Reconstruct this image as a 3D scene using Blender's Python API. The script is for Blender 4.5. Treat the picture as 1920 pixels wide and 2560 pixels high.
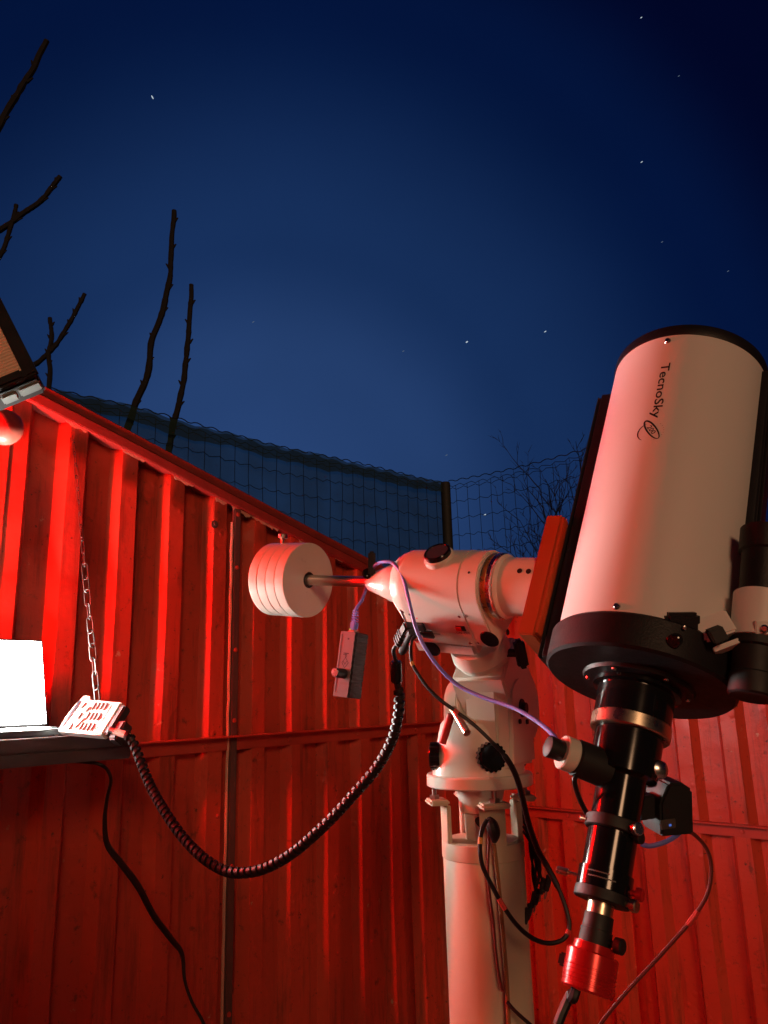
import bpy, bmesh, math, random
from math import sin, cos, pi, radians, sqrt, atan2
from mathutils import Vector as V, Matrix, noise

for o in list(bpy.data.objects):
    bpy.data.objects.remove(o, do_unlink=True)
SC = bpy.context.scene
COL = SC.collection
random.seed(11)

# ---------------------------------------------------------------- camera
EYE = V((0, 0, 1.4))
PITCH, ROLL, FPX = radians(13.3), radians(1.5), 1923.0
FW = V((0, cos(PITCH), sin(PITCH)))
_u0 = V((0, -sin(PITCH), cos(PITCH)))
_r0 = V((1, 0, 0))
RT = _r0 * cos(ROLL) - _u0 * sin(ROLL)
UP = _u0 * cos(ROLL) + _r0 * sin(ROLL)
cam_d = bpy.data.cameras.new('camera')
cam = bpy.data.objects.new('camera', cam_d)
COL.objects.link(cam)
cam_d.sensor_fit = 'VERTICAL'
cam_d.sensor_height = 36.0
cam_d.lens = 36.0 * FPX / 2560.0
cam_d.clip_start = 0.02
cam_d.clip_end = 2000
m = Matrix((RT, UP, -FW)).transposed().to_4x4()
m.translation = EYE
cam.matrix_world = m
SC.camera = cam

# ---------------------------------------------------------------- world: late dusk, glow low over the garden
W = bpy.data.worlds.new('World')
SC.world = W
W.use_nodes = True
nt = W.node_tree
nt.nodes.clear()
tc = nt.nodes.new('ShaderNodeTexCoord')
dot = nt.nodes.new('ShaderNodeVectorMath'); dot.operation = 'DOT_PRODUCT'
GAZ, GEL = radians(-8), radians(13)
dot.inputs[1].default_value = (sin(GAZ) * cos(GEL), cos(GAZ) * cos(GEL), sin(GEL))
nt.links.new(tc.outputs['Generated'], dot.inputs[0])
acs = nt.nodes.new('ShaderNodeMath'); acs.operation = 'ARCCOSINE'; acs.use_clamp = False
nt.links.new(dot.outputs['Value'], acs.inputs[0])
mr = nt.nodes.new('ShaderNodeMapRange')
mr.inputs['From Min'].default_value = 0.0
mr.inputs['From Max'].default_value = radians(90)
nt.links.new(acs.outputs[0], mr.inputs['Value'])
rp = nt.nodes.new('ShaderNodeValToRGB')
rp.color_ramp.interpolation = 'EASE'
els = rp.color_ramp.elements
els[0].position = 0.0; els[0].color = (.022, .058, .18, 1)
els[1].position = 1.0; els[1].color = (.0004, .0012, .006, 1)
for pos, c in ((.127, (.0170, .047, .148)), (.22, (.0078, .027, .098)), (.385, (.0010, .0068, .042)), (.467, (.0004, .0018, .018)), (.60, (.0003, .0009, .010))):
    el = els.new(pos); el.color = (*c, 1)
nt.links.new(mr.outputs[0], rp.inputs[0])
hz = nt.nodes.new('ShaderNodeTexNoise'); hz.inputs['Scale'].default_value = 2.2; hz.inputs['Detail'].default_value = 4   # thin uneven haze
nt.links.new(tc.outputs['Generated'], hz.inputs['Vector'])
hm = nt.nodes.new('ShaderNodeMapRange'); hm.inputs['From Min'].default_value = .3; hm.inputs['From Max'].default_value = .7
hm.inputs['To Min'].default_value = .90; hm.inputs['To Max'].default_value = 1.10
nt.links.new(hz.outputs['Fac'], hm.inputs['Value'])
bg = nt.nodes.new('ShaderNodeBackground')
nt.links.new(hm.outputs[0], bg.inputs['Strength'])
nt.links.new(rp.outputs[0], bg.inputs['Color'])
ow = nt.nodes.new('ShaderNodeOutputWorld')
nt.links.new(bg.outputs[0], ow.inputs[0])

# ---------------------------------------------------------------- one weak warm sun (the low warm light behind the camera)
sd = bpy.data.lights.new('sun', 'SUN')
sun = bpy.data.objects.new('sun', sd)
COL.objects.link(sun)
sd.energy = 0.73
sd.color = (1.0, 0.54, 0.29)
sd.angle = radians(14)
sun.rotation_euler = V((-0.14, 1.0, -0.34)).to_track_quat('-Z', 'Y').to_euler()
sun.location = (0, -3, 4)

SC.view_settings.view_transform = 'Standard'
SC.view_settings.look = 'None'
SC.view_settings.exposure = 0
SC.view_settings.gamma = 1
SC.view_settings.use_curve_mapping = False
SC.cycles.use_denoising = True
SC.cycles.max_bounces = 8
SC.cycles.sample_clamp_indirect = 6
BULB_STRENGTH = 1600.0
SCREEN_STRENGTH = 135.0

# ---------------------------------------------------------------- helpers
def at(x, y, dep):
    """World point seen in that photo direction, dep metres in front of the eye."""
    d = FW + RT * ((x - 960) / FPX) - UP * ((y - 1280) / FPX)
    return EYE + d * (dep / d.y)

def perp(a):
    r = V((0, 0, 1)) if abs(a.z) < .9 else V((1, 0, 0))
    x = r.cross(a).normalized()
    return x, a.cross(x).normalized()

def cr(pts, n=8):
    """Catmull-Rom through the points."""
    P = [V(q) for q in pts]
    P = [P[0] * 2 - P[1]] + P + [P[-1] * 2 - P[-2]]
    out = []
    for i in range(1, len(P) - 2):
        a, b, c, d = P[i - 1], P[i], P[i + 1], P[i + 2]
        for k in range(n):
            t = k / n
            out.append(.5 * ((2 * b) + (c - a) * t + (2 * a - 5 * b + 4 * c - d) * t * t + (3 * b - a - 3 * c + d) * t ** 3))
    out.append(P[-2])
    return out

class MB:
    def __init__(s):
        s.v = []; s.f = []
    def add(s, vs, fs):
        n = len(s.v)
        s.v += [V(q) for q in vs]
        s.f += [tuple(i + n for i in f) for f in fs]
        return s
    def box(s, o, X, Y, Z, x, y, z):
        vs = [o + X * i + Y * j + Z * k for k in z for j in y for i in x]
        return s.add(vs, [(0, 2, 3, 1), (4, 5, 7, 6), (0, 1, 5, 4), (2, 6, 7, 3), (0, 4, 6, 2), (1, 3, 7, 5)])
    def lathe(s, o, ax, prof, seg=40, ref=None):
        ax = ax.normalized()
        if ref is None:
            x, y = perp(ax)
        else:
            x = (ref - ax * ref.dot(ax)).normalized(); y = ax.cross(x)
        vs = []; rings = []
        for (h, r) in prof:
            if r <= 1e-6:
                rings.append([len(vs)]); vs.append(o + ax * h)
            else:
                rings.append(list(range(len(vs), len(vs) + seg)))
                vs += [o + ax * h + x * (r * cos(2 * pi * i / seg)) + y * (r * sin(2 * pi * i / seg)) for i in range(seg)]
        fs = []
        for a, b in zip(rings[:-1], rings[1:]):
            for i in range(seg):
                j = (i + 1) % seg
                if len(a) == 1 and len(b) == 1: continue
                if len(a) == 1: fs.append((a[0], b[j], b[i]))
                elif len(b) == 1: fs.append((a[i], a[j], b[0]))
                else: fs.append((a[i], a[j], b[j], b[i]))
        return s.add(vs, fs)
    def cyl(s, a, b, r, seg=24, r2=None):
        a = V(a); b = V(b); L = (b - a).length
        r2 = r if r2 is None else r2
        return s.lathe(a, b - a, [(0, 0), (0, r), (L, r2), (L, 0)], seg)
    def tube(s, pts, r, seg=8):
        P = [V(q) for q in pts]
        n = len(P)
        rr = r if callable(r) else (lambda t: r)
        t0 = (P[1] - P[0]).normalized()
        x, y = perp(t0)
        vs = []; fs = []
        for i in range(n):
            t = (P[min(i + 1, n - 1)] - P[max(i - 1, 0)])
            if t.length < 1e-9: t = t0
            t = t.normalized()
            x = (x - t * x.dot(t)).normalized(); y = t.cross(x)
            q = rr(i / (n - 1))
            vs += [P[i] + x * (q * cos(2 * pi * k / seg)) + y * (q * sin(2 * pi * k / seg)) for k in range(seg)]
        for i in range(n - 1):
            for k in range(seg):
                l = (k + 1) % seg
                fs.append((i * seg + k, i * seg + l, (i + 1) * seg + l, (i + 1) * seg + k))
        fs.append(tuple(range(seg - 1, -1, -1)))
        fs.append(tuple((n - 1) * seg + k for k in range(seg)))
        return s.add(vs, fs)
    def prism(s, o, X, Y, Z, poly, z0, z1):
        n = len(poly)
        vs = [o + X * a + Y * b + Z * z0 for a, b in poly] + [o + X * a + Y * b + Z * z1 for a, b in poly]
        fs = [tuple(range(n - 1, -1, -1)), tuple(range(n, 2 * n))]
        fs += [(i, (i + 1) % n, n + (i + 1) % n, n + i) for i in range(n)]
        return s.add(vs, fs)
    def ball(s, c, r, seg=16, rings=10, sq=(1, 1, 1)):
        prof = [(-r * cos(pi * i / rings), r * sin(pi * i / rings)) for i in range(rings + 1)]
        prof[0] = (-r, 0); prof[-1] = (r, 0)
        return s.lathe(V(c), V((0, 0, 1)), prof, seg)
    def build(s, name, mat, parent=None, bevel=0, bseg=2, angle=32, flat=False):
        me = bpy.data.meshes.new(name)
        bm = bmesh.new()
        vs = [bm.verts.new(q) for q in s.v]
        for f in s.f:
            if len(set(f)) > 2:
                try: bm.faces.new([vs[i] for i in f])
                except ValueError: pass
        bmesh.ops.recalc_face_normals(bm, faces=bm.faces)
        if bevel:
            ed = [ed for ed in bm.edges if len(ed.link_faces) == 2 and ed.calc_face_angle(0) > radians(30)]
            bmesh.ops.bevel(bm, geom=ed, offset=bevel, segments=bseg, affect='EDGES', clamp_overlap=True)
        bm.to_mesh(me); bm.free()
        if not flat:
            for pl in me.polygons: pl.use_smooth = True
            me.set_sharp_from_angle(angle=radians(angle))
        me.materials.append(mat)
        o = bpy.data.objects.new(name, me)
        COL.objects.link(o)
        if parent is not None: setp(o, parent)
        return o

WORLD_LOC = {}
def setp(o, parent):
    o.parent = parent
    o.matrix_parent_inverse = Matrix.Translation(-WORLD_LOC.get(parent.name, V((0, 0, 0))))

def tag(o, label=None, cat=None, group=None, kind=None):
    if label: o['label'] = label
    if cat: o['category'] = cat
    if group: o['group'] = group
    if kind: o['kind'] = kind
    return o

def thing(name, label, cat, loc, group=None):
    o = bpy.data.objects.new(name, None)
    o.empty_display_size = .05
    COL.objects.link(o)
    o.location = loc
    WORLD_LOC[o.name] = V(loc)
    return tag(o, label, cat, group)

# ---------------------------------------------------------------- materials
def mat(name, col, rough=.5, metal=0., var=.12, vscale=9., bump=.0, bscale=60., coat=0., spec=.5, rvar=.12):
    M = bpy.data.materials.new(name); M.use_nodes = True
    n = M.node_tree; b = n.nodes['Principled BSDF']
    t = n.nodes.new('ShaderNodeTexCoord')
    nz = n.nodes.new('ShaderNodeTexNoise'); nz.inputs['Scale'].default_value = vscale; nz.inputs['Detail'].default_value = 5
    n.links.new(t.outputs['Object'], nz.inputs['Vector'])
    mx = n.nodes.new('ShaderNodeMix'); mx.data_type = 'RGBA'
    mx.inputs[6].default_value = (*[max(0, c * (1 - var)) for c in col], 1)
    mx.inputs[7].default_value = (*[min(1, c * (1 + var)) for c in col], 1)
    n.links.new(nz.outputs['Fac'], mx.inputs[0])
    n.links.new(mx.outputs[2], b.inputs['Base Color'])
    r = n.nodes.new('ShaderNodeMapRange')
    r.inputs['To Min'].default_value = max(.02, rough - rvar); r.inputs['To Max'].default_value = min(1, rough + rvar)
    nr = n.nodes.new('ShaderNodeTexNoise'); nr.inputs['Scale'].default_value = vscale * 3.1; nr.inputs['Detail'].default_value = 6
    n.links.new(t.outputs['Object'], nr.inputs['Vector'])
    n.links.new(nr.outputs['Fac'], r.inputs['Value']); n.links.new(r.outputs[0], b.inputs['Roughness'])
    b.inputs['Metallic'].default_value = metal
    b.inputs['Specular IOR Level'].default_value = spec
    b.inputs['Coat Weight'].default_value = coat
    if bump:
        nb = n.nodes.new('ShaderNodeTexNoise'); nb.inputs['Scale'].default_value = bscale; nb.inputs['Detail'].default_value = 4
        n.links.new(t.outputs['Object'], nb.inputs['Vector'])
        bp = n.nodes.new('ShaderNodeBump'); bp.inputs['Strength'].default_value = bump; bp.inputs['Distance'].default_value = .002
        n.links.new(nb.outputs['Fac'], bp.inputs['Height']); n.links.new(bp.outputs[0], b.inputs['Normal'])
    return M

def emis(name, col, s):
    M = bpy.data.materials.new(name); M.use_nodes = True
    n = M.node_tree; n.nodes.clear()
    e = n.nodes.new('ShaderNodeEmission'); e.inputs[0].default_value = (*col, 1); e.inputs[1].default_value = s
    o = n.nodes.new('ShaderNodeOutputMaterial'); n.links.new(e.outputs[0], o.inputs[0])
    return M

def wall_paint():
    """Old red gloss paint on corrugated steel: blisters, rust specks, bits of peeled primer."""
    M = bpy.data.materials.new('red_wall_paint'); M.use_nodes = True
    n = M.node_tree; b = n.nodes['Principled BSDF']; L = n.links.new
    t = n.nodes.new('ShaderNodeTexCoord')
    def nz(scale, det=5, rough=.55, stretch=None):
        q = n.nodes.new('ShaderNodeTexNoise'); q.inputs['Scale'].default_value = scale
        q.inputs['Detail'].default_value = det; q.inputs['Roughness'].default_value = rough
        if stretch:
            mp = n.nodes.new('ShaderNodeMapping'); mp.inputs['Scale'].default_value = stretch
            L(t.outputs['Object'], mp.inputs['Vector']); L(mp.outputs[0], q.inputs['Vector'])
        else: L(t.outputs['Object'], q.inputs['Vector'])
        return q.outputs['Fac']
    def ramp(f, a, c):
        q = n.nodes.new('ShaderNodeMapRange'); q.inputs['From Min'].default_value = a; q.inputs['From Max'].default_value = c
        L(f, q.inputs['Value']); return q.outputs[0]
    def mix(f, a, c):
        q = n.nodes.new('ShaderNodeMix'); q.data_type = 'RGBA'; L(f, q.inputs[0])
        for i, s in ((6, a), (7, c)):
            if isinstance(s, tuple): q.inputs[i].default_value = (*s, 1)
            else: L(s, q.inputs[i])
        return q.outputs[2]
    c = mix(nz(4, 6, .6, (1, 1, .25)), (.44, .052, .027), (.58, .070, .036))
    c = mix(ramp(nz(26, 6, .7), .60, .70), c, (.20, .040, .022))          # dull rusty specks
    c = mix(ramp(nz(3.2, 7, .72, (6, 6, .55)), .52, .68), c, (.20, .036, .018))          # dirt runs down the sheet
    c = mix(ramp(nz(60, 4, .6), .66, .72), c, (.12, .035, .02))
    c = mix(ramp(nz(7, 8, .75), .655, .67), c, (.50, .30, .19))            # peeled patches, primer shows
    L(c, b.inputs['Base Color'])
    L(ramp(nz(12, 5), .0, 1.0), n.nodes.new('ShaderNodeMath').inputs[0])
    r = n.nodes.new('ShaderNodeMapRange'); r.inputs['To Min'].default_value = .26; r.inputs['To Max'].default_value = .58
    L(nz(15, 6), r.inputs['Value']); L(r.outputs[0], b.inputs['Roughness'])
    vo = n.nodes.new('ShaderNodeTexVoronoi'); vo.inputs['Scale'].default_value = 26
    L(t.outputs['Object'], vo.inputs['Vector'])
    bl = ramp(vo.outputs['Distance'], .30, .0)
    b1 = n.nodes.new('ShaderNodeBump'); b1.inputs['Strength'].default_value = .7; b1.inputs['Distance'].default_value = .004
    mul = n.nodes.new('ShaderNodeMath'); mul.operation = 'MULTIPLY'
    L(bl, mul.inputs[0]); L(ramp(nz(5, 3), .52, .62), mul.inputs[1]); L(mul.outputs[0], b1.inputs['Height'])
    b2 = n.nodes.new('ShaderNodeBump'); b2.inputs['Strength'].default_value = .30; b2.inputs['Distance'].default_value = .004
    L(nz(55, 5), b2.inputs['Height']); L(b1.outputs[0], b2.inputs['Normal'])
    b3 = n.nodes.new('ShaderNodeBump'); b3.inputs['Strength'].default_value = .35; b3.inputs['Distance'].default_value = .02
    L(nz(6, 3), b3.inputs['Height']); L(b2.outputs[0], b3.inputs['Normal']); L(b3.outputs[0], b.inputs['Normal'])
    return M

M_WALL = wall_paint()
M_RAIL = mat('rail_red_brown', (.44, .050, .030), .5, 0, .25, 14, .35, 70)
M_CAP = mat('cap_dark_red', (.24, .030, .022), .55, 0, .35, 16, .5, 60)
M_POST = mat('seam_steel_brown', (.10, .05, .045), .55, 0, .3, 14, .4, 80)
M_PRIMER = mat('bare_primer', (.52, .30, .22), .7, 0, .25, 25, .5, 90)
M_TUBE = mat('tube_white_enamel', (.80, .775, .74), .38, 0, .02, 5, .02, 220, rvar=.05)
M_MOUNT = mat('cream_enamel', (.78, .715, .625), .34, 0, .03, 8, .10, 260, rvar=.07, coat=.35)
M_CW = mat('counterweight_gloss_cream', (.76, .70, .61), .30, 0, .05, 14, .05, 200, rvar=.08, coat=1.0)
M_CW.node_tree.nodes['Principled BSDF'].inputs['Coat Roughness'].default_value = .20
M_PIER = mat('pier_cream_paint', (.60, .50, .37), .48, 0, .06, 7, .12, 120)
M_BLACK = mat('powder_black', (.012, .010, .012), .48, 0, .2, 30, .22, 420, spec=.3)
M_GLOSS = mat('gloss_black_anodised', (.008, .008, .009), .13, 0, .2, 12, rvar=.04)
M_MATT = mat('matt_black', (.010, .010, .011), .6, 0, .2, 20)
M_RUBBER = mat('cable_black', (.010, .009, .010), .45, 0, .2, 40, spec=.35)
M_STEEL = mat('bright_steel', (.75, .72, .70), .27, 1, .05, 30, rvar=.06)
M_SHAFT = mat('ground_shaft_steel', (.78, .74, .70), .40, 1, .05, 30, rvar=.05)
M_BRASS = mat('warm_brushed_steel', (.66, .56, .42), .30, 1, .08, 30)
M_DULL = mat('dull_steel', (.42, .38, .34), .38, 1, .1, 30)
M_ORANGE = mat('orange_anodised', (.40, .070, .016), .42, 0, .05, 20, .05, 300)
M_BLUEC = mat('blue_cable', (.15, .18, .60), .42, 0, .08, 30)
M_REDCAM = mat('red_anodised', (.62, .02, .02), .24, .35, .05, 20)
M_INK = mat('black_ink', (.015, .012, .014), .6, 0, .1, 40)
M_INKG = mat('grey_ink', (.16, .14, .14), .6, 0, .1, 40)
M_GREYINK = mat('pale_print', (.45, .40, .38), .6)
M_TAPE_R = mat('red_tape', (.55, .05, .04), .5)
M_TAPE_Y = mat('yellow_tape', (.60, .32, .06), .5)
M_REDWIRE = mat('red_wire', (.12, .022, .018), .45)
M_BROWNW = mat('brown_wire', (.30, .14, .06), .5)
M_CTRL = mat('controller_grey_white', (.62, .64, .60), .5, 0, .03, 20)
M_BUTTON = mat('controller_button', (.24, .23, .22), .6)
M_LCD = mat('lcd_glass', (.03, .035, .05), .12)
M_SILVER = mat('brushed_face_plate', (.17, .16, .165), .42, .25, .08, 60)
M_PLASTIC = mat('laptop_black_plastic', (.018, .018, .019), .45)
M_SHELF = mat('shelf_dark_board', (.05, .038, .038), .62, 0, .3, 12, .2, 60)
M_CHAIN = mat('chain_zinc', (.075, .06, .052), .55, .6, .15, 60)
M_FLOODF = mat('flood_frame_black', (.016, .013, .012), .4)
M_FLOODG = mat('flood_ribbed_glass', (.80, .60, .44), .28, 0, .05, 20)
M_ALU = mat('cast_aluminium', (.34, .36, .34), .38, .8, .1, 40, .2, 120)
M_BARK = mat('bark_dark', (.014, .012, .013), .9, 0, .4, 40, .8, 140)
M_TWIG = mat('twig_dark', (.014, .012, .016), .9, 0, .3, 30)
M_WIRE = mat('fence_wire_green', (.012, .022, .028), .5)
M_FPOST = mat('fence_post_dark', (.018, .018, .016), .7, 0, .3, 30, .4, 90)
M_GROUND = mat('garden_soil_grass', (.06, .07, .035), .95, 0, .5, 3, .8, 20)
M_FLOOR = mat('concrete_floor', (.28, .26, .24), .8, 0, .2, 5, .4, 60)
M_BULB = emis('red_bulb_glow', (1.0, .00003, .00002), BULB_STRENGTH)
M_GLOBE = mat('frosted_pink_globe', (.70, .15, .10), .45, 0, .03, 10, coat=.15)
M_SCREEN = emis('lit_screen', (.98, 1.0, .93), SCREEN_STRENGTH)
M_STAR = emis('star_light', (.75, .9, 1.0), .65)
M_STARF = emis('faint_star_light', (.5, .7, 1.0), .16)
M_LEDR = emis('red_led', (1.0, .05, .06), 1.2)
M_LEDB = emis('blue_led', (.10, .22, .8), .6)
M_LEDG = emis('green_port_led', (.55, .9, .2), .9)
M_CAPGLASS = mat('polar_cap_glass', (.055, .065, .085), .16, 0, .1, 20, coat=.3)
M_DIAL = mat('dial_scale_gold', (.62, .36, .12), .30, .7, .1, 60)
M_SHADE = bpy.data.materials.new('shade_cloth'); M_SHADE.use_nodes = True
_n = M_SHADE.node_tree; _b = _n.nodes['Principled BSDF']
_b.inputs['Base Color'].default_value = (.012, .035, .030, 1); _b.inputs['Roughness'].default_value = .9
_tr = _n.nodes.new('ShaderNodeBsdfTransparent'); _mx = _n.nodes.new('ShaderNodeMixShader')
_nz = _n.nodes.new('ShaderNodeTexNoise'); _nz.inputs['Scale'].default_value = 5; _nz.inputs['Detail'].default_value = 6
_mrg = _n.nodes.new('ShaderNodeMapRange'); _mrg.inputs['To Min'].default_value = .58; _mrg.inputs['To Max'].default_value = .86
_tcs = _n.nodes.new('ShaderNodeTexCoord'); _n.links.new(_tcs.outputs['Object'], _nz.inputs['Vector'])
_n.links.new(_nz.outputs['Fac'], _mrg.inputs['Value']); _n.links.new(_mrg.outputs[0], _mx.inputs[0])
_tr.inputs[0].default_value = (.75, 1.0, .95, 1)
_n.links.new(_tr.outputs[0], _mx.inputs[1]); _n.links.new(_b.outputs[0], _mx.inputs[2])
_n.links.new(_mx.outputs[0], _n.nodes['Material Output'].inputs[0])

def text_verts(txt, size):
    cu = bpy.data.curves.new('lettering', 'FONT'); cu.body = txt; cu.size = size
    cu.resolution_u = 3; cu.offset = size * .012
    o = bpy.data.objects.new('lettering', cu); COL.objects.link(o)
    dg = bpy.context.evaluated_depsgraph_get()
    me = bpy.data.meshes.new_from_object(o.evaluated_get(dg))
    vs = [v.co.copy() for v in me.vertices]; fs = [tuple(p.vertices) for p in me.polygons]
    bpy.data.objects.remove(o); bpy.data.meshes.remove(me)
    return vs, fs

def print_on(name, txt, size, fn, m_, parent, width=None):
    """Flat lettering, fn maps (x, y) of the text to a world point."""
    vs, fs = text_verts(txt, size)
    w = max(v.x for v in vs); k = 1 if width is None else width / w
    b = MB(); b.add([fn(v.x * k, v.y) for v in vs], fs)
    return b.build(name, m_, parent, flat=True)

# ================================================================ SETTING
UU = V((sin(radians(42)), cos(radians(42)), 0))     # along the left wall, away from the eye
NN = V((cos(radians(42)), -sin(radians(42)), 0))    # into the shed from the left wall; also along the right wall
ZZ = V((0, 0, 1))
DW, UC = 2.1, 2.94
def LW(s, off, z): return UU * s - NN * (DW - off) + ZZ * z      # point on the left wall, off metres into the room
def RW(t, off, z): return UU * (UC - off) + NN * t + ZZ * z       # point on the right wall (t runs -2.1 .. to the right)
def ztop(s): return 2.258 - .2635 * (s - .915)

g = MB(); N = 24
for i in range(N + 1):
    for j in range(N + 1):
        x = -150 + 300 * i / N; y = -150 + 300 * j / N
        g.v.append(V((x, y, -.06 + .0)))
for i in range(N):
    for j in range(N):
        a = i * (N + 1) + j; g.f.append((a, a + 1, a + N + 2, a + N + 1))
tag(g.build('ground', M_GROUND), kind='structure')
b = MB(); b.box(V((0, 0, 0)), UU, NN, ZZ, (-1.4, UC - .06), (-DW + .06, 1.6), (-.055, 0.0))
tag(b.build('floor', M_FLOOR, bevel=.004), kind='structure')

# ================================================================ SHED
shed = thing('observatory_shed', 'red painted corrugated metal shed with its roof open to the night sky', 'shed', LW(0, 0, 0))
PITCHR = .167
def profile(s0, s1, ph):
    """Trapezoid sheet from s0 to s1: list of (s, off)."""
    pts = [(s0, None)]
    k = math.floor((s0 - ph) / PITCHR) - 1
    keys = []
    while ph + k * PITCHR < s1 + PITCHR:
        q = ph + k * PITCHR
        keys += [(q, 0), (q + .022, .036), (q + .072, .036), (q + .094, 0)]
        k += 1
    def val(s):
        for (a, x), (c, y) in zip(keys[:-1], keys[1:]):
            if a <= s <= c: return x + (y - x) * (s - a) / (c - a)
        return 0
    out = [(s0, val(s0))] + [q for q in keys if s0 < q[0] < s1] + [(s1, val(s1))]
    return out
def sheet(fn, s0, s1, ph, z0, ztopf, name, par, back=.0, seed=0):
    pr = profile(s0, s1, ph)
    b = MB(); nz_ = 14
    rnd = random.Random(seed)
    dz = rnd.uniform(0, 9)
    for (s, o) in pr:
        for k in range(nz_ + 1):
            z = z0 + (ztopf(s) - z0) * k / nz_
            wob = .006 * noise.noise(V((s * 5 + dz, z * 2.2, 0)))
            b.v.append(fn(s, o + back + wob, z))
    for i in range(len(pr) - 1):
        for k in range(nz_):
            a = i * (nz_ + 1) + k
            b.f.append((a, a + 1, a + nz_ + 2, a + nz_ + 1))
    o = b.build(name, M_WALL, par, angle=20)
    md = o.modifiers.new('thickness', 'SOLIDIFY'); md.thickness = .0015; md.offset = -1
    return o
wl = MB()
wl.box(LW(0, -.07, 0), UU, NN, ZZ, (-1.3, UC + .05), (0, .05), (0.0, .10))
sill = wl.build('sill_beam', M_RAIL, shed, bevel=.004)
lw_part = wl  # wall frame
wallL = MB(); wallL.box(LW(0, -.016, 0), UU, NN, ZZ, (-1.3, UC), (-.05, -.0), (.10, .16)); wallL = wallL.build('left_wall', M_RAIL, shed)
brk = [-1.3, -.05, .765, 1.565, 2.40, UC - .02]
for i in range(5):
    sheet(LW, brk[i] + .001, brk[i + 1] + (.03 if i < 4 else 0), .767 if i < 3 else .767, .06, lambda s: ztop(s) - .03, 'wall_sheet', wallL, back=.0018 * (i % 2), seed=i)
wallR = MB(); wallR.box(RW(0, -.016, 0), NN, UU, ZZ, (-DW, 1.6), (.0, .05), (.10, .16)); wallR = wallR.build('right_wall', M_RAIL, shed)
brk = [-DW + .02, -1.45, -.62, .21, 1.04, 1.6]
for i in range(5):
    sheet(RW, brk[i] + .001, brk[i + 1] + (.03 if i < 4 else 0), -2.05, .06, lambda s: 1.745, 'wall_sheet', wallR, back=.0018 * (i % 2), seed=20 + i)
UB = -1.35
def BW(t, off, z): return UU * (UB + off) + NN * t + ZZ * z        # unseen wall behind the camera, height set to shade the lower pier
wallB = MB(); wallB.box(BW(0, -.016, 0), NN, UU, ZZ, (-DW, 1.6), (-.05, 0), (.10, .16)); wallB = wallB.build('near_wall', M_RAIL, shed)
brk = [-DW + .02, -1.45, -.62, .21, 1.04, 1.6]
for i in range(5):
    sheet(BW, brk[i] + .001, brk[i + 1] + (.03 if i < 4 else 0), -2.05, .06, lambda s: 2.12, 'wall_sheet', wallB, back=.0018 * (i % 2), seed=40 + i)
# sloping cap along the top of the left wall: a lower flat strip and an upper lip
def slope_box(fn, s0, s1, o0, o1, dz0, dz1, name, m_, par, bevel=.0025, zt=ztop):
    b = MB()
    vs = []
    n_ = 24
    for i in range(n_ + 1):
        s = s0 + (s1 - s0) * i / n_
        w = .003 * noise.noise(V((s * 3, 4, 1)))
        vs += [fn(s, o0, zt(s) + dz0 + w), fn(s, o1, zt(s) + dz0 + w), fn(s, o1, zt(s) + dz1 + w), fn(s, o0, zt(s) + dz1 + w)]
    fs = [(0, 1, 2, 3), tuple(4 * n_ + k for k in (3, 2, 1, 0))]
    for i in range(n_):
        for k in range(4):
            l = (k + 1) % 4
            fs.append((4 * i + k, 4 * i + l, 4 * i + 4 + l, 4 * i + 4 + k))
    b.add(vs, fs)
    return b.build(name, m_, par, bevel=bevel)
capb = slope_box(LW, -1.3, UC, -.02, .052, -.066, -.034, 'cap_strip', M_CAP, shed)
slope_box(LW, -1.3, UC, -.035, .044, -.032, .0, 'cap_lip', M_CAP, shed)
slope_box(RW, -DW + .06, 1.6, -.02, .052, -.066, -.034, 'cap_strip', M_CAP, shed, zt=lambda s: 1.80)
slope_box(RW, -DW + .06, 1.6, -.035, .044, -.032, .0, 'cap_lip', M_CAP, shed, zt=lambda s: 1.80)
# flakes of bare primer hanging under the cap, uneven
rnd = random.Random(5)
for s in (.93, 1.11, 1.29, 1.455, 1.52, 1.60, 1.66, 1.82, 2.0, 2.17, 2.33):
    w = rnd.uniform(.05, .10); hgt = rnd.uniform(.010, .022) + (.012 if 1.4 < s < 1.9 else 0)
    poly = [(0, 0)] + [(w * k / 15, -hgt * (.55 + .30 * noise.noise(V((k * .35, s * 9, 0))) + .22 * noise.noise(V((k * 1.3, s * 9, 3)))) * min(1, k / 2, (15 - k) / 2)) for k in range(16)] + [(w, 0)]
    b = MB(); b.prism(LW(s, .0385, ztop(s) - .062), UU - ZZ * .2635, ZZ, NN, poly, 0, .0012)
    b.build('paint_flake', M_PRIMER, shed, flat=True)
# vertical seam post between two sheets, with a pale uneven bead along its left edge
sp = MB(); sp.box(LW(1.532, .030, 0), UU, NN, ZZ, (0, .028), (0, .016), (.05, ztop(1.55) - .07)); sp = sp.build('seam_post', M_POST, shed, bevel=.003)
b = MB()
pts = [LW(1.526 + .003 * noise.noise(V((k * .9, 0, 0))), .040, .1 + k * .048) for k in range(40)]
b.tube(pts, lambda t: .0045 + .003 * abs(noise.noise(V((t * 30, 3, 0)))), 6); b.build('seam_bead', M_PRIMER, sp)
for zz in (.5, .9, 1.33, 1.55, 1.82, 2.0):
    b = MB(); b.lathe(LW(1.546, .046, zz), NN, [(0, .0075), (.003, .007), (.005, 0)], 10); b.build('screw', M_RAIL, sp)
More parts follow.
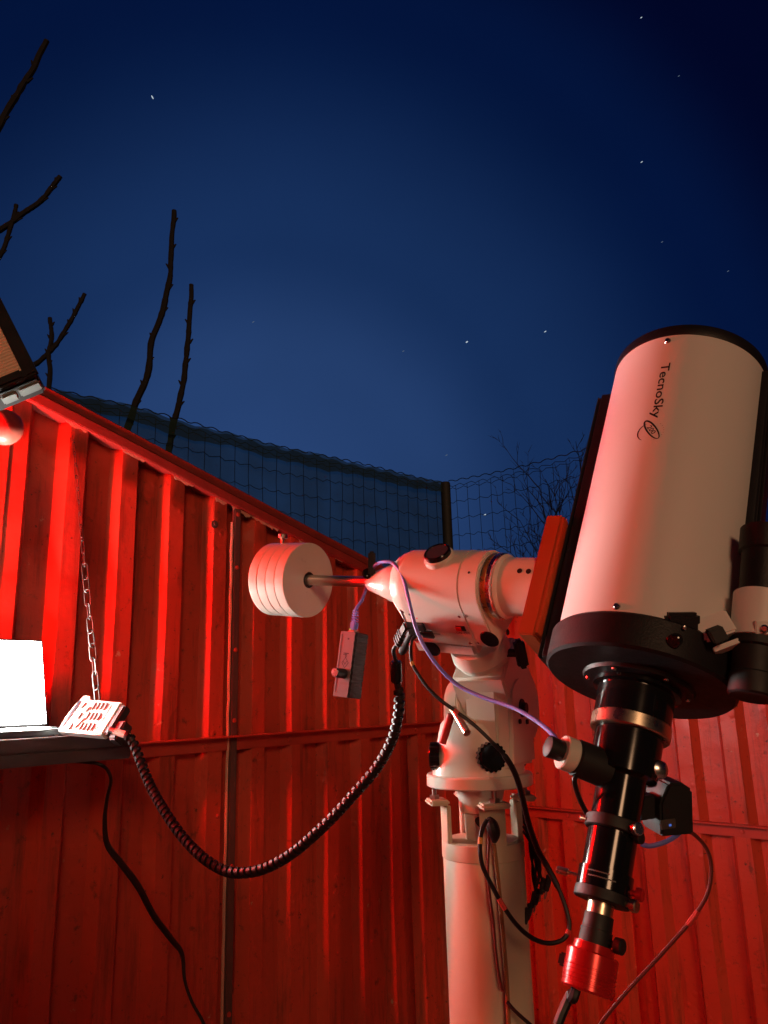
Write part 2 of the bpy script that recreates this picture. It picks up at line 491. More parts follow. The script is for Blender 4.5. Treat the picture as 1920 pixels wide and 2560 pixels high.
# angle-iron rails
def rail(fn, s0, s1, z, name):
    b = MB()
    s = s0
    o = fn(0, .038, z)
    ax = (fn(1, 0, 0) - fn(0, 0, 0)); nn = (fn(0, 1, 0) - fn(0, 0, 0))
    b.box(o, ax, nn, ZZ, (s0, s1), (0, .005), (-.022, .022))
    b.box(o, ax, nn, ZZ, (s0, s1), (.005, .038), (.017, .022))
    r_ = b.build(name, M_RAIL, shed, bevel=.0015)
    k = s0 + .07
    while k < s1:
        b = MB(); b.lathe(fn(k, .043, z - .004), nn, [(0, .008), (.004, .0075), (.006, 0)], 8); b.build('bolt', M_RAIL, r_)
        k += .334
    return r_
rail(LW, -1.3, UC - .02, 1.262, 'cross_rail')
rail(RW, -DW + .03, 1.6, .913, 'cross_rail')
b = MB(); b.box(UU * UC - NN * DW, UU, NN, ZZ, (-.035, -.004), (.004, .035), (0, 1.72)); b.build('corner_post', M_POST, shed, bevel=.003)
# round washer bolt high on the left wall and a few screw heads
for (x, y) in ((536, 1311),):
    d = FW + RT * ((x - 960) / FPX) - UP * ((y - 1280) / FPX)
    P_ = EYE + d * ((-(DW - .038)) / NN.dot(d))
    b = MB(); b.lathe(P_, NN, [(0, .013), (.003, .013), (.003, .007), (.009, .006), (.009, 0)], 16); b.build('washer_bolt', M_POST, shed)
for s in (.80, .97, 1.135, 1.302, 1.469, 1.80, 1.97, 2.14):
    for zz in (.55, 1.05):
        b = MB(); b.lathe(LW(s + .047 - .02, .037, zz), NN, [(0, .006), (.004, .005), (.005, 0)], 8); b.build('screw', M_RAIL, shed)

# ================================================================ RED LAMP
def globe_lamp(c, r, m_, label):
    """Globe bulb in a black socket on a short arm from the left wall."""
    lamp = thing('red_globe_lamp', label, 'lamp', c, 'red globe lamps on the left wall')
    b = MB(); b.ball(c, r, 40, 24); b.build('globe', m_, lamp, angle=60)
    sdir = (-UU * .80 + ZZ * .6).normalized()
    b = MB(); b.lathe(c + sdir * r, sdir, [(0, 0), (0, .016), (.02, .016), (.022, .021), (.06, .021), (.066, .014), (.066, 0)], 24); b.build('socket', M_MATT, lamp, bevel=.001)
    q0 = c + sdir * (r + .066)
    q1 = V(q0) - NN * ((q0.dot(NN)) + DW - .04)
    b = MB(); b.tube(cr([q0, q0 + sdir * .03, (q0 + q1) / 2 + sdir * .03, q1], 8), .006, 8); b.build('bracket_arm', M_MATT, lamp)
    return lamp
globe_lamp(at(10, 1068, 1.77), .0440, M_GLOBE, 'dull red globe bulb at the left edge under the sloping shed cap')
globe_lamp(LW(.35, .20, 1.86), .0400, M_BULB, 'lit red globe bulb further along the left wall towards the camera')

# ================================================================ FLOODLIGHT
FP = at(99, 938, 1.42)
fa = (at(-2, 738, 1.47) - FP).normalized()
fb_ = (at(11, 1010, 1.40) - FP); fb_ = (fb_ - fa * fb_.dot(fa)).normalized()
fn_ = fa.cross(fb_).normalized()
if fn_.dot(EYE - FP) < 0: fn_ = -fn_
flood = thing('floodlight', 'unlit floodlight with ribbed glass and black frame, upper left edge', 'floodlight', FP)
b = MB(); b.box(FP, fa, fb_, fn_, (.004, .236), (.004, .166), (-.06, -.004)); b.build('housing', M_FLOODF, flood, bevel=.006)
fr = MB()
for (x, y) in (((0, .24), (0, .026)), ((0, .24), (.144, .17)), ((0, .026), (.026, .144)), ((.214, .24), (.026, .144))):
    fr.box(FP, fa, fb_, fn_, x, y, (-.004, .012))
fr.build('frame', M_FLOODF, flood, bevel=.004)
for k in range(22):
    b = MB()
    x0 = .0265 + k * .0085
    poly = [(0, 0), (.0085, 0), (.0085, .002), (.0062, .0052), (.0023, .0052), (0, .002)]
    b.prism(FP + fa * x0 + fn_ * -.0038, fa, fn_, fb_, poly, .0262, .1438)
    b.build('glass_rib', M_FLOODG, flood)
b = MB(); b.box(FP, fa, fb_, fn_, (-.010, -.002), (.006, .050), (-.030, -.005)); b.box(FP, fa, fb_, fn_, (-.012, -.002), (.054, .085), (-.030, -.005)); b.build('cast_bracket', M_ALU, flood, bevel=.003)
b = MB(); b.cyl(FP + fb_ * .17 + fa * .12 - fn_ * .03, LW(.50, .05, 2.20), .009, 12); b.build('mounting_arm', M_FLOODF, flood)

# ================================================================ SHELF, CHAIN, LAPTOP, CONTROLLER
ZS = 1.326
shelf = thing('wall_shelf', 'dark board shelf hung from the red left wall carrying the laptop', 'shelf', LW(.60, .05, ZS - .06))
FO = DW - 1.72
b = MB(); b.box(LW(0, 0, 0), UU, NN, ZZ, (.20, 1.00), (.0375, FO), (ZS - .030, ZS)); b.build('board', M_SHELF, shelf, bevel=.003)
b = MB(); b.box(LW(0, 0, 0), UU, NN, ZZ, (.20, .998), (FO - .03, FO - .002), (ZS - .058, ZS - .031)); b.build('front_batten', M_SHELF, shelf, bevel=.003)
b = MB(); b.box(LW(0, 0, 0), UU, NN, ZZ, (.96, .998), (.082, FO - .032), (ZS - .056, ZS - .031)); b.build('side_batten', M_SHELF, shelf, bevel=.003)

# chain from the wall down to the shelf
c0, c1 = LW(.965, .03, 2.165), LW(.955, FO - .07, ZS + .002)
chain = thing('shelf_chain', 'thin steel link chain hanging from wall to the shelf', 'chain', c1)
cd = (c1 - c0); cl = cd.length; cdn = cd.normalized()
cx_, cy_ = perp(cdn)
LINKL = .046
nlk = int(cl / (LINKL * .80))
def link_mesh():
    pts = []
    a, r = .0155, .0082
    for k in range(7): pts.append(V((r * cos(pi * k / 6), a + r * sin(pi * k / 6), 0)))
    for k in range(7): pts.append(V((r * cos(pi + pi * k / 6), -a + r * sin(pi + pi * k / 6), 0)))
    pts.append(pts[0])
    b = MB(); b.tube(pts, .0016, 5); return b
lk = link_mesh()
lk0 = lk.build('chain_link', M_CHAIN)
bpy.data.objects.remove(lk0.copy())
lme = lk0.data; bpy.data.objects.remove(lk0)
for k in range(nlk):
    f_ = (k + .5) / nlk
    o = bpy.data.objects.new('chain_link', lme); COL.objects.link(o)
    sag = V((0, 0, 0)) - ZZ * .012 * sin(pi * f_)
    P_ = c0 + cd * f_ + sag
    an = (pi / 2) * (k % 2) + .3 + .25 * sin(k * 1.7)
    X_ = cx_ * cos(an) + cy_ * sin(an); Z_ = X_.cross(cdn)
    mm = Matrix((X_, cdn, Z_)).transposed().to_4x4(); mm.translation = P_
    sc_ = .62 if k < nlk * .42 else 1.0
    mm = mm @ Matrix.Diagonal((.55, 1.06, .55, 1)) if k < nlk * .45 else mm
    o.matrix_world = mm
    o.parent = chain; o.matrix_parent_inverse = Matrix.Translation(-V(c1))

# laptop
lapR = .900    # wall coordinate of its right edge
HO = .155
laptop = thing('laptop', 'open black laptop with a glaring white screen on the shelf', 'laptop', LW(.60, HO, ZS))
b = MB(); b.box(LW(0, 0, 0), UU, NN, ZZ, (lapR - .33, lapR), (HO - .01, HO + .19), (ZS + .001, ZS + .016)); b.build('base', M_PLASTIC, laptop, bevel=.003)
tilt = radians(17)
LU = (ZZ * cos(tilt) - NN * sin(tilt)).normalized(); LN = (NN * cos(tilt) + ZZ * sin(tilt)).normalized()
LO = LW(lapR, HO - .003, ZS + .017)
b = MB(); b.box(LO, UU, LU, LN, (-.33, 0), (0, .226), (-.008, 0)); lid = b.build('lid', M_PLASTIC, laptop, bevel=.003)
b = MB(); b.box(LO, UU, LU, LN, (-.324, -.006), (.008, .220), (.0005, .0015)); b.build('display', M_SCREEN, laptop)
b = MB()
for i in range(12):
    for j in range(5):
        b.box(LW(lapR - .30 + i * .0225, HO + .02 + j * .022, ZS + .0165), UU, NN, ZZ, (0, .018), (0, .017), (0, .0018))
o = b.build('keyboard', M_MATT, laptop); tag(o, kind='stuff')
# white lead lying by the laptop
b = MB(); b.tube(cr([LW(.74, FO - .06, ZS + .004), LW(.77, FO - .045, ZS + .006), LW(.80, FO - .055, ZS + .004), LW(.835, FO - .04, ZS + .005), LW(.86, FO - .07, ZS + .004)], 6), .0035, 8)
tag(b.build('white_lead', M_CTRL), 'short pale lead lying on the shelf in front of the laptop', 'cable')

# hand controller leaning on its side
def hc(x, y, d): return at(100 + .1688 * x, 1680 + .1688 * y, d)
HB = hc(250, 872, 1.755); HR = hc(905, 932, 1.670); HT = hc(470, 330, 1.815)
HA = (HR - HB).normalized(); HBv = (HT - HB); HBv = (HBv - HA * HBv.dot(HA)).normalized(); HNv = HA.cross(HBv)
if HNv.dot(EYE - HB) < 0: HNv = -HNv
HLn, HHt = (HR - HB).length, .082
ctrl = thing('hand_controller', 'pale grey hand controller with rows of buttons leaning on the shelf', 'controller', HB)
pol = [(0, 0), (HLn, 0), (HLn, HHt - .002), (.046, HHt), (.034, HHt + .010), (.012, HHt + .010), (.0, HHt * .78), (-.005, HHt * .4)]
b = MB(); b.prism(HB - HNv * .02, HA, HBv, HNv, pol, 0, .02); hbody = b.build('body', M_CTRL, ctrl, bevel=.0025)
b = MB(); b.prism(HB, HA, HBv, HNv, [(.002, .012), (.013, .010), (.019, HHt * .93), (.009, HHt * .95)], .0002, .0012); b.build('lcd_window', M_LCD, hbody)
b = MB(); b.box(HB, HA, HBv, HNv, (HLn * .835, HLn * .842), (.003, HHt - .005), (.0, .0006)); b.build('seam_line', M_BUTTON, hbody)
def button(u, v, L_, wd, rot=0.0):
    b = MB()
    ca, sa = cos(rot), sin(rot)
    poly = []
    for k in range(16):
        a = 2 * pi * k / 16
        x = wd * cos(a); y = L_ * sin(a)
        poly.append((u + x * ca - y * sa, v + x * sa + y * ca))
    b.prism(HB, HA, HBv, HNv, poly, -.001, .0028)
    b.build('button', M_BUTTON, hbody, bevel=.0008, bseg=1)
for r_ in range(3):
    for c_ in range(4):
        button(HLn * (.47 + .085 * c_), .016 + .025 * r_, .0092, .0031)
for (u, v, L_, w_, ro) in ((.17, .013, .008, .003, 0), (.30, .018, .008, .0033, -.5), (.345, .036, .0125, .0036, -.2), (.22, .040, .008, .0028, 0), (.30, .057, .008, .0032, -.4), (.15, .066, .008, .003, -.2)):
    button(HLn * u + .012, v, L_, w_, ro)
b = MB(); b.box(HB + HA * HLn, HA, HBv, HNv, (.0008, .017), (.004, HHt - .008), (-.022, -.001)); b.build('rubber_end', M_MATT, ctrl, bevel=.003)
b = MB(); b.box(HB + HA * HLn, HA, HBv, HNv, (.0175, .040), (-.004, .040), (-.034, -.006)); b.build('plug_block', M_MATT, ctrl, bevel=.003)
b = MB(); b.cyl(hc(1040, 850, 1.665), hc(1110, 880, 1.66), .006, 14); b.build('cord_collar', M_DULL, ctrl)

# black wall cable dropping from the shelf
pts = [LW(.90, .30, ZS - .06)] + [at(*q) for q in ((252, 1912, 1.85), (277, 1945, 1.9), (268, 1995, 1.95), (262, 2050, 1.98), (268, 2110, 2.0), (300, 2155, 2.02), (345, 2215, 2.06), (385, 2290, 2.12), (430, 2350, 2.18), (455, 2385, 2.2), (462, 2450, 2.2), (480, 2505, 2.2), (512, 2565, 2.2), (540, 2660, 2.2))]
b = MB(); b.tube(cr(pts, 6), lambda t: .004 + .004 * max(0, sin(pi * (t - .2) / .6)) if .2 < t < .8 else .004, 8)
tag(b.build('power_cable', M_RUBBER), 'black cable dropping from under the shelf down the red wall', 'cable')

# ================================================================ PIER
PX = V((.155, 1.42, 0))
toc = (V((0, 0, 0)) - PX).normalized()       # towards the camera, level
rgt = V((-toc.y, toc.x, 0))                  # to the right as seen
if rgt.x < 0: rgt = -rgt
pier = thing('telescope_pier', 'cream steel pipe pier with four forked prongs under the mount', 'pier', PX)
ZP = 1.152
b = MB(); b.lathe(PX, ZZ, [(.012, 0), (.012, .069), (ZP - .004, .069), (ZP, .0665), (ZP, .062), (ZP - .03, .062), (ZP - .03, 0)], 64); b.build('pipe', M_PIER, pier)
b = MB(); b.lathe(PX, ZZ, [(ZP - .026, .0692), (ZP - .025, .0704), (ZP - .001, .0704), (ZP, .070), (ZP, .0668)], 64); b.build('top_collar', M_PIER, pier)
b = MB(); b.lathe(PX, ZZ, [(.0, 0), (.0, .14), (.011, .14), (.011, 0)], 40); b.build('base_plate', M_PIER, pier, bevel=.002)
b = MB(); b.lathe(PX, ZZ, [(ZP - .008, 0), (ZP - .008, .0615), (ZP + .002, .0615), (ZP + .002, 0)], 48); b.build('inner_plate', M_PIER, pier)
for k in range(4):
    az = radians(16 + 90 * k)
    d = (toc * cos(az) + rgt * sin(az)).normalized(); t_ = ZZ.cross(d)
    b = MB()
    hw = radians(19)
    # curved strip of the pipe wall
    n_ = 8
    vs = []
    for i in range(n_ + 1):
        a = -hw + 2 * hw * i / n_
        dd = d * cos(a) + t_ * sin(a)
        for (rr, zz) in ((.0615, ZP - .002), (.0700, ZP - .002), (.0700, 1.212), (.0615, 1.212)):
            vs.append(PX + dd * rr + ZZ * zz)
    fs = [(0, 1, 2, 3), tuple(4 * n_ + q for q in (3, 2, 1, 0))]
    for i in range(n_):
        for q in range(4): fs.append((4 * i + q, 4 * i + (q + 1) % 4, 4 * i + 4 + (q + 1) % 4, 4 * i + 4 + q))
    b.add(vs, fs)
    pr_ = b.build('prong', M_PIER, pier, bevel=.0012)
    b = MB(); b.box(PX + d * .0605, d, t_, ZZ, (0, .034), (-.0245, .0245), (1.2125, 1.2215)); b.build('prong_tab', M_PIER, pr_, bevel=.003)
    b = MB(); b.cyl(PX + d * .082 + ZZ * 1.2218, PX + d * .082 + ZZ * 1.2405, .0042, 12); b.lathe(PX + d * .082 + ZZ * 1.2218, ZZ, [(0, .009), (.006, .009), (.006, .004)], 6); b.build('levelling_bolt', M_DULL, pr_)

# ================================================================ MOUNT
RO = V((.33022, 1.04677, 1.40359))          # centre of the tube's rear plate
AX = V((.327519, .248439, .911597)).normalized()   # optical axis
E_ = V((.802218, -.582845, -.129377)).normalized()  # declination axis, towards the tube
WX = AX.cross(E_)
OO = RO + AX * .14
PP = V((-.337435, -.6214, .707107)).normalized()   # polar axis
QQ = E_.cross(PP)
def D(k, p=0., q=0.): return OO - E_ * k + PP * p + QQ * q
XA = V((.879, -.477, 0)).normalized()       # altitude axis
NO = V((-.477, -.879, 0)).normalized()
mount = thing('equatorial_mount', 'cream equatorial mount head with control panel on top of the pier', 'mount', PX + ZZ * 1.2395)
b = MB(); b.lathe(PX, ZZ, [(1.2410, 0), (1.2410, .090), (1.2430, .0925), (1.2590, .0925), (1.2615, .0905), (1.2615, .079), (1.2615, 0)], 72); b.build('base_flange', M_MOUNT, mount)
b = MB(); b.lathe(PX, ZZ, [(1.1542, 0), (1.1542, .029), (1.196, .029), (1.198, .036), (1.216, .038), (1.2405, .044), (1.2405, 0)], 40); b.build('spindle', M_MOUNT, mount)
b = MB(); b.cyl(PX + toc * .02 - rgt * .005 + ZZ * 1.186, PX + toc * .048 - rgt * .002 + ZZ * 1.186, .007, 12); b.build('spindle_screw', M_MATT, mount)
PV = PX + ZZ * 1.370 + V((.008, .004, 0)) + XA * .014
# lower body: rounded block tapering up into the two cheeks
def ring_poly(rx, ry, n=32, pw=2.6):
    out = []
    for i in range(n):
        a = 2 * pi * i / n
        c, s = cos(a), sin(a)
        out.append((rx * abs(c) ** (2 / pw) * (1 if c > 0 else -1), ry * abs(s) ** (2 / pw) * (1 if s > 0 else -1)))
    return out
b = MB(); n_ = 40
lev = [(1.2616, .076, .080), (1.275, .075, .078), (1.30, .070, .072), (1.33, .064, .066), (1.345, .061, .060), (1.352, .056, .052)]
vs = []
for (z, rx, ry) in lev: vs += [PX + XA * x + NO * y + ZZ * z for x, y in ring_poly(rx, ry, n_)]
fs = []
for l in range(len(lev) - 1):
    for i in range(n_): fs.append((l * n_ + i, l * n_ + (i + 1) % n_, (l + 1) * n_ + (i + 1) % n_, (l + 1) * n_ + i))
fs += [tuple(range(n_ - 1, -1, -1)), tuple((len(lev) - 1) * n_ + i for i in range(n_))]
b.add(vs, fs); b.build('azimuth_base', M_MOUNT, mount, angle=50)
for sgn in (-1, 1):
    poly = []
    rr = .052
    poly.append((.062, -.095)); 
    for k in range(17):
        a = radians(8) + radians(164) * k / 16
        poly.append((rr * cos(a) * (1.0), rr * sin(a) + .004))
    poly.append((-.060, -.095))
    b = MB(); b.prism(PV, NO, ZZ, XA, poly, sgn * .034 if sgn > 0 else -.064, .064 if sgn > 0 else -.034)
    ch = b.build('fork_cheek', M_MOUNT, mount, bevel=.006, bseg=3)
    b = MB(); b.lathe(PV + XA * sgn * .0642, XA * sgn, [(0, .016), (.002, .0155), (.002, .010), (.009, .009), (.009, 0)], 24); b.build('pivot_bolt', M_MATT, ch)
    for (a_, b_) in ((.018, -.022), (-.020, -.024)):
        b = MB(); b.lathe(PV + XA * sgn * .0642 + NO * a_ + ZZ * b_, XA * sgn, [(0, .0045), (.003, .004), (.003, 0)], 10); b.build('cheek_screw', M_MATT, ch)
# polar axis housing
RA0 = D(.328)
b = MB(); b.lathe(RA0, -PP, [(.122, 0), (.122, .050), (.150, .052), (.160, .046), (.166, .046), (.170, .046), (.170, 0)], 56); b.build('polar_neck', M_MOUNT, mount)
VN = (NO - ZZ).normalized()
prf = [(.165, -.050), (.165, .050), (.172, .055), (.235, .060)]
for k in range(13):
    a = radians(80 - 170 * k / 12); prf.append((.285 + .064 * cos(a), .064 * sin(a)))
prf += [(.235, -.060), (.172, -.055)]
b = MB(); b.prism(RA0, -PP, VN, XA, prf, -.050, .047); rab = b.build('polar_housing', M_MOUNT, mount, bevel=.009, bseg=3, angle=40)
b = MB(); b.lathe(RA0, -PP, [(.3475, 0), (.3475, .030), (.366, .029), (.368, 0)], 32); b.build('polar_eyepiece_cover', M_MATT, mount)
b = MB(); b.box(RA0 - PP * .205, NO, XA, ZZ, (-.02, .050), (-.0325, .0325), (-.135, -.010)); b.build('altitude_tongue', M_MOUNT, mount, bevel=.010, bseg=3)
# altitude T bolts
def wp(x, y, d): return at(x, y, d)
ab = MB(); ab.cyl(wp(1134, 1775, 1.315), wp(1168, 1833, 1.275), .0065, 14); ab.ball(wp(1134, 1775, 1.315), .0072, 12, 8); ab.cyl(wp(1134, 1775, 1.315), PV + NO * .045 - ZZ * .03, .0055, 12)
ab.build('altitude_handle', M_BRASS, mount)
ab = MB(); ab.cyl(wp(1128, 1786, 1.33), wp(1106, 1858, 1.34), .0065, 14); ab.build('altitude_lever', M_TAPE_R, mount)
ab = MB(); ab.cyl(wp(1290, 1898, 1.45), wp(1312, 1911, 1.44), .0055, 12); ab.build('azimuth_pin', M_POST, mount)
# knurled azimuth knobs
def knob(c, ax, r, L_, name, m_, par, teeth=18):
    ax = ax.normalized(); x, y = perp(ax); b = MB()
    poly = []
    for i in range(teeth * 4):
        a = 2 * pi * i / (teeth * 4)
        q = r * (1.0 if (i % 4) in (0, 1) else .92)
        poly.append((q * cos(a), q * sin(a)))
    b.prism(c, x, y, ax, poly, 0, L_)
    b.lathe(c + ax * L_, ax, [(0, r * .86), (.002, r * .8), (.003, 0)], 24)
    return b.build(name, m_, par, angle=25)
kl = wp(1094, 1890, 1.40)
kd = (-XA * .9 + NO * .35).normalized()
knob(kl - kd * .004, kd, .0235, .016, 'azimuth_knob', M_GLOSS, mount)
b = MB(); b.cyl(kl - kd * .03, kl - kd * .003, .0065, 12); b.build('azimuth_screw', M_POST, mount)
kr = wp(1226, 1892, 1.345)
kd2 = (NO * .80 + XA * .62).normalized()
knob(kr - kd2 * .004, kd2, .0245, .016, 'azimuth_knob', M_GLOSS, mount)
b = MB(); b.cyl(kr - kd2 * .045, kr - kd2 * .003, .008, 12); b.build('azimuth_screw', M_POST, mount)
# declination housing: one polygon section swept along the axis, with a chamfered far end
def dec_section(sc=1.0, rr=.058, low=True):
    out = []
    for k in range(21):
        a = radians(95) - radians(230) * k / 20       # from +q over +p to -q
        out.append((rr * cos(a), rr * sin(a)))
    if low:
        out += [(-.060, -.050), (-.085, -.040), (-.088, .050), (-.082, .055)]
    cx0 = sum(a for a, _ in out) / len(out); cy0 = sum(b_ for _, b_ in out) / len(out)
    return [((a) * sc, (b_) * sc) for a, b_ in out]
b = MB()
secs = [(.288, 1.0), (.290, 1.0), (.398, 1.0), (.404, .995), (.420, .90), (.425, .85), (.4275, .78), (.4280, .58)]
vs = []; n_ = len(dec_section())
for (k, sc) in secs:
    cut = 1.0
    for (a, c) in dec_section(sc):
        # the lower box end slopes back like the casting
        kk = k if a > -.012 else min(k, .418 + a * .05)
        vs.append(D(kk, a, c))
fs = [tuple(range(n_)), tuple((len(secs) - 1) * n_ + i for i in range(n_ - 1, -1, -1))]
for l in range(len(secs) - 1):
    for i in range(n_): fs.append((l * n_ + i, l * n_ + (i + 1) % n_, (l + 1) * n_ + (i + 1) % n_, (l + 1) * n_ + i))
b.add(vs, fs); dech = b.build('declination_housing', M_MOUNT, mount, angle=38)
b = MB(); b.prism(D(.2885), -PP * -1, QQ, E_, [(a, c) for a, c in dec_section(.992)], .0005, .0365)
b.build('end_casting', M_MOUNT, mount, bevel=.0025)
b = MB(); b.lathe(D(.2520), E_, [(0, .0), (0, .0515), (.002, .0530), (.0185, .0530), (.0205, .050), (.0205, 0)], 64); ringo = b.build('setting_circle', M_STEEL, mount)
b = MB(); b.lathe(D(.2520), E_, [(.0040, .0529), (.0040, .0535), (.0115, .0535), (.0115, .0529)], 64); b.build('scale_band', M_DIAL, ringo)
b = MB(); b.lathe(D(.2314), E_, [(0, 0), (0, .0505), (.003, .0515), (.006, .0485), (.008, .0465), (.067, .0455), (.067, 0)], 64); hub = b.build('saddle_hub', M_MOUNT, mount)
for (x, y) in ((1299, 1427), (1321, 1428)):
    d_ = FW + RT * ((x - 960) / FPX) - UP * ((y - 1280) / FPX)
    # surface point on the hub
    o_ = EYE - OO; dd = d_ - E_ * d_.dot(E_); oo_ = o_ - E_ * o_.dot(E_)
    a_, b_, c_ = dd.dot(dd), 2 * dd.dot(oo_), oo_.dot(oo_) - .0462 ** 2
    t_ = (-b_ - sqrt(max(0, b_ * b_ - 4 * a_ * c_))) / (2 * a_)
    Ph = EYE + d_ * t_
    nrm = (Ph - OO); nrm = (nrm - E_ * nrm.dot(E_)).normalized()
    b = MB(); b.lathe(Ph - nrm * .002, nrm, [(0, 0), (0, .0045), (.0028, .0040), (.0024, 0)], 14); b.build('hub_screw', M_MATT, hub)
# nose with counterweight shaft
b = MB(); b.lathe(D(.426), -E_, [(0, 0), (0, .0370), (.003, .0370), (.004, .0335), (.027, .0330), (.030, .0315), (.062, .0205), (.076, .0165), (.080, .013), (.080, 0)], 48); b.build('shaft_nose', M_MOUNT, mount)
b = MB(); b.lathe(D(.49), -E_, [(0, 0), (0, .0098), (.285, .0098), (.287, .008), (.287, 0)], 28); b.build('counterweight_shaft', M_SHAFT, mount)
b = MB(); b.lathe(D(.770), -E_, [(0, .010), (0, .018), (.012, .018), (.013, 0)], 24); b.build('shaft_end_stop', M_STEEL, mount)
# clutch lever on the nose
lv = D(.485, .022, .012)
b = MB(); b.box(at(926, 1408, 1.345), RT, UP, FW, (-.004, .009), (-.022, .021), (-.006, .006)); b.build('clutch_lever', M_MATT, mount, bevel=.003)
b = MB(); b.lathe(at(919, 1434, 1.355), (EYE - at(919, 1434, 1.355)), [(-.02, .009), (.004, .0095), (.006, .007), (.006, .004), (.004, 0)], 20); b.build('clutch_screw', M_GLOSS, mount)
# polar window cap on top
b = MB(); b.lathe(D(.335, .052), PP, [(0, .026), (.008, .0255), (.010, .0225)], 40); b.build('polar_window_boss', M_MOUNT, mount)
b = MB(); b.lathe(D(.335, .0605), PP, [(0, 0), (0, .0225), (.008, .0225), (.0095, .021), (.0095, .0195), (.0075, .0190), (.0075, 0)], 40); pc = b.build('polar_cap', M_GLOSS, mount)
b = MB(); b.lathe(D(.335, .0682), PP, [(0, 0), (0, .0188), (.0006, .0188), (.0010, 0)], 40); b.build('cap_disc', M_CAPGLASS, pc)
# control panel on the q face
QF = .0556
def PN(k, p, h=0): return D(k, p, QF + h - (-(p) * .012))
b = MB(); b.box(D(0, 0, 0), -E_, PP, QQ, (.2905, .412), (-.080, -.012), (QF - .0012, QF + .0003)); cpan = b.build('control_panel', M_MOUNT, mount, bevel=.0004, bseg=1)
def on_panel(name, k, p, hk, hp, h, m_, par=None, bevel=.0008):
    b = MB(); b.box(D(k, p, QF), -E_, PP, QQ, (-hk, hk), (-hp, hp), (.0002, h)); return b.build(name, m_, par or cpan, bevel=bevel, bseg=1)
for (k, p) in ((.408, -.016), (.394, -.020), (.297, -.018), (.2835, -.0155), (.297, -.076), (.2835, -.0745), (.406, -.0785), (.394, -.0775)):
    b = MB(); b.lathe(D(k, p, QF), QQ, [(0, .0035), (.0015, .0032), (.0024, .0015), (.0024, 0)], 12); b.build('panel_screw', M_STEEL, cpan)
sw = on_panel('switch_frame', .304, -.044, .0088, .0055, .0016, M_MATT)
b = MB(); b.box(D(.306, -.044, QF + .0012), -E_, PP, QQ, (-.0045, .0062), (-.0042, .0042), (.0006, .0030)); b.build('switch_rocker', M_REDCAM, sw, bevel=.0008, bseg=1)
def pfn(k0, p0): return lambda x, y: D(k0 - x, p0 + y, QF + .0006)
print_on('panel_lettering', 'ON  OFF', .0065, pfn(.316, -.0565), M_INKG, cpan)
for (k, p, w) in ((.402, -.026, .013), (.402, -.031, .018), (.378, -.029, .011), (.366, -.061, .016)):
    b = MB(); b.box(D(k, p, QF), -E_, PP, QQ, (-w, 0), (-.0006, .0006), (.0003, .0007)); b.build('panel_rule', M_INKG, cpan)
b = MB(); b.box(D(.411, -.030, QF), -E_, PP, QQ, (-.0009, .0009), (-.018, .018), (.0003, .0008)); b.build('panel_rule', M_INKG, cpan)
b = MB(); b.lathe(D(.383, -.0275, QF), QQ, [(0, .0024), (.0012, .0020), (.002, 0)], 12); b.build('power_light', M_LEDR, cpan)
on_panel('port', .384, -.045, .010, .008, .006, M_MATT)
on_panel('port', .374, -.062, .011, .007, .005, M_MATT)
on_panel('port', .404, -.048, .008, .010, .004, M_MATT)
# dark caps
b = MB(); b.lathe(D(.2585, -.064, .0545), QQ, [(0, .0155), (.0012, .0165), (.003, .015), (.0022, 0)], 32); b.build('blanking_cap', M_GLOSS, mount)
b = MB(); b.box(D(0, 0, 0), -E_, PP, QQ, (.300, .424), (-.118, -.0875), (-.020, .048)); undr = b.build('lower_casting', M_MOUNT, mount, bevel=.006, bseg=3)
b = MB(); b.lathe(D(.388, -.104, .0475), QQ, [(0, .0165), (.0015, .017), (.003, .0155), (.002, 0)], 28); b.build('blanking_cap', M_GLOSS, mount)
for (k, p) in ((.2462, -.02), (.2462, -.06)):
    b = MB(); b.lathe(D(k, p - .02, .02), E_, [(0, .005), (.0015, .0045), (.0015, 0)], 12); b.build('casting_screw', M_MATT, mount)
# small lettering seam screw on top
b = MB(); b.lathe(D(.268, .050, .029), (PP * .86 + QQ * .5), [(0, .0022), (.0006, .0016), (.0008, 0)], 10); b.build('casting_screw', M_MATT, mount)
# clutch paddle right of the polar axis
pd = at(1302, 1634, 1.335)
b = MB(); b.box(pd, (RT * .97 + UP * .18).normalized(), (UP * .97 - RT * .2).normalized(), FW, (-.009, .009), (-.025, .025), (-.012, .012)); b.build('clutch_paddle', M_MATT, mount, bevel=.005, bseg=3)
b = MB(); b.cyl(pd + FW * .005, pd + FW * .01 - RT * .06 , .007, 12); b.build('clutch_stud', M_MATT, mount)
# orange saddle clamp
b = MB(); b.box(OO + AX * .0, -E_, AX, WX, (.1385, .1640), (-.102, .100), (-.050, .050)); sadd = b.build('saddle_clamp', M_ORANGE, mount, bevel=.0018)
b = MB(); b.box(OO, -E_, AX, WX, (.1335, .1383), (-.098, .096), (-.050, -.034)); b.box(OO, -E_, AX, WX, (.1335, .1383), (-.098, .096), (.034, .050)); b.build('saddle_jaw', M_ORANGE, sadd, bevel=.001)

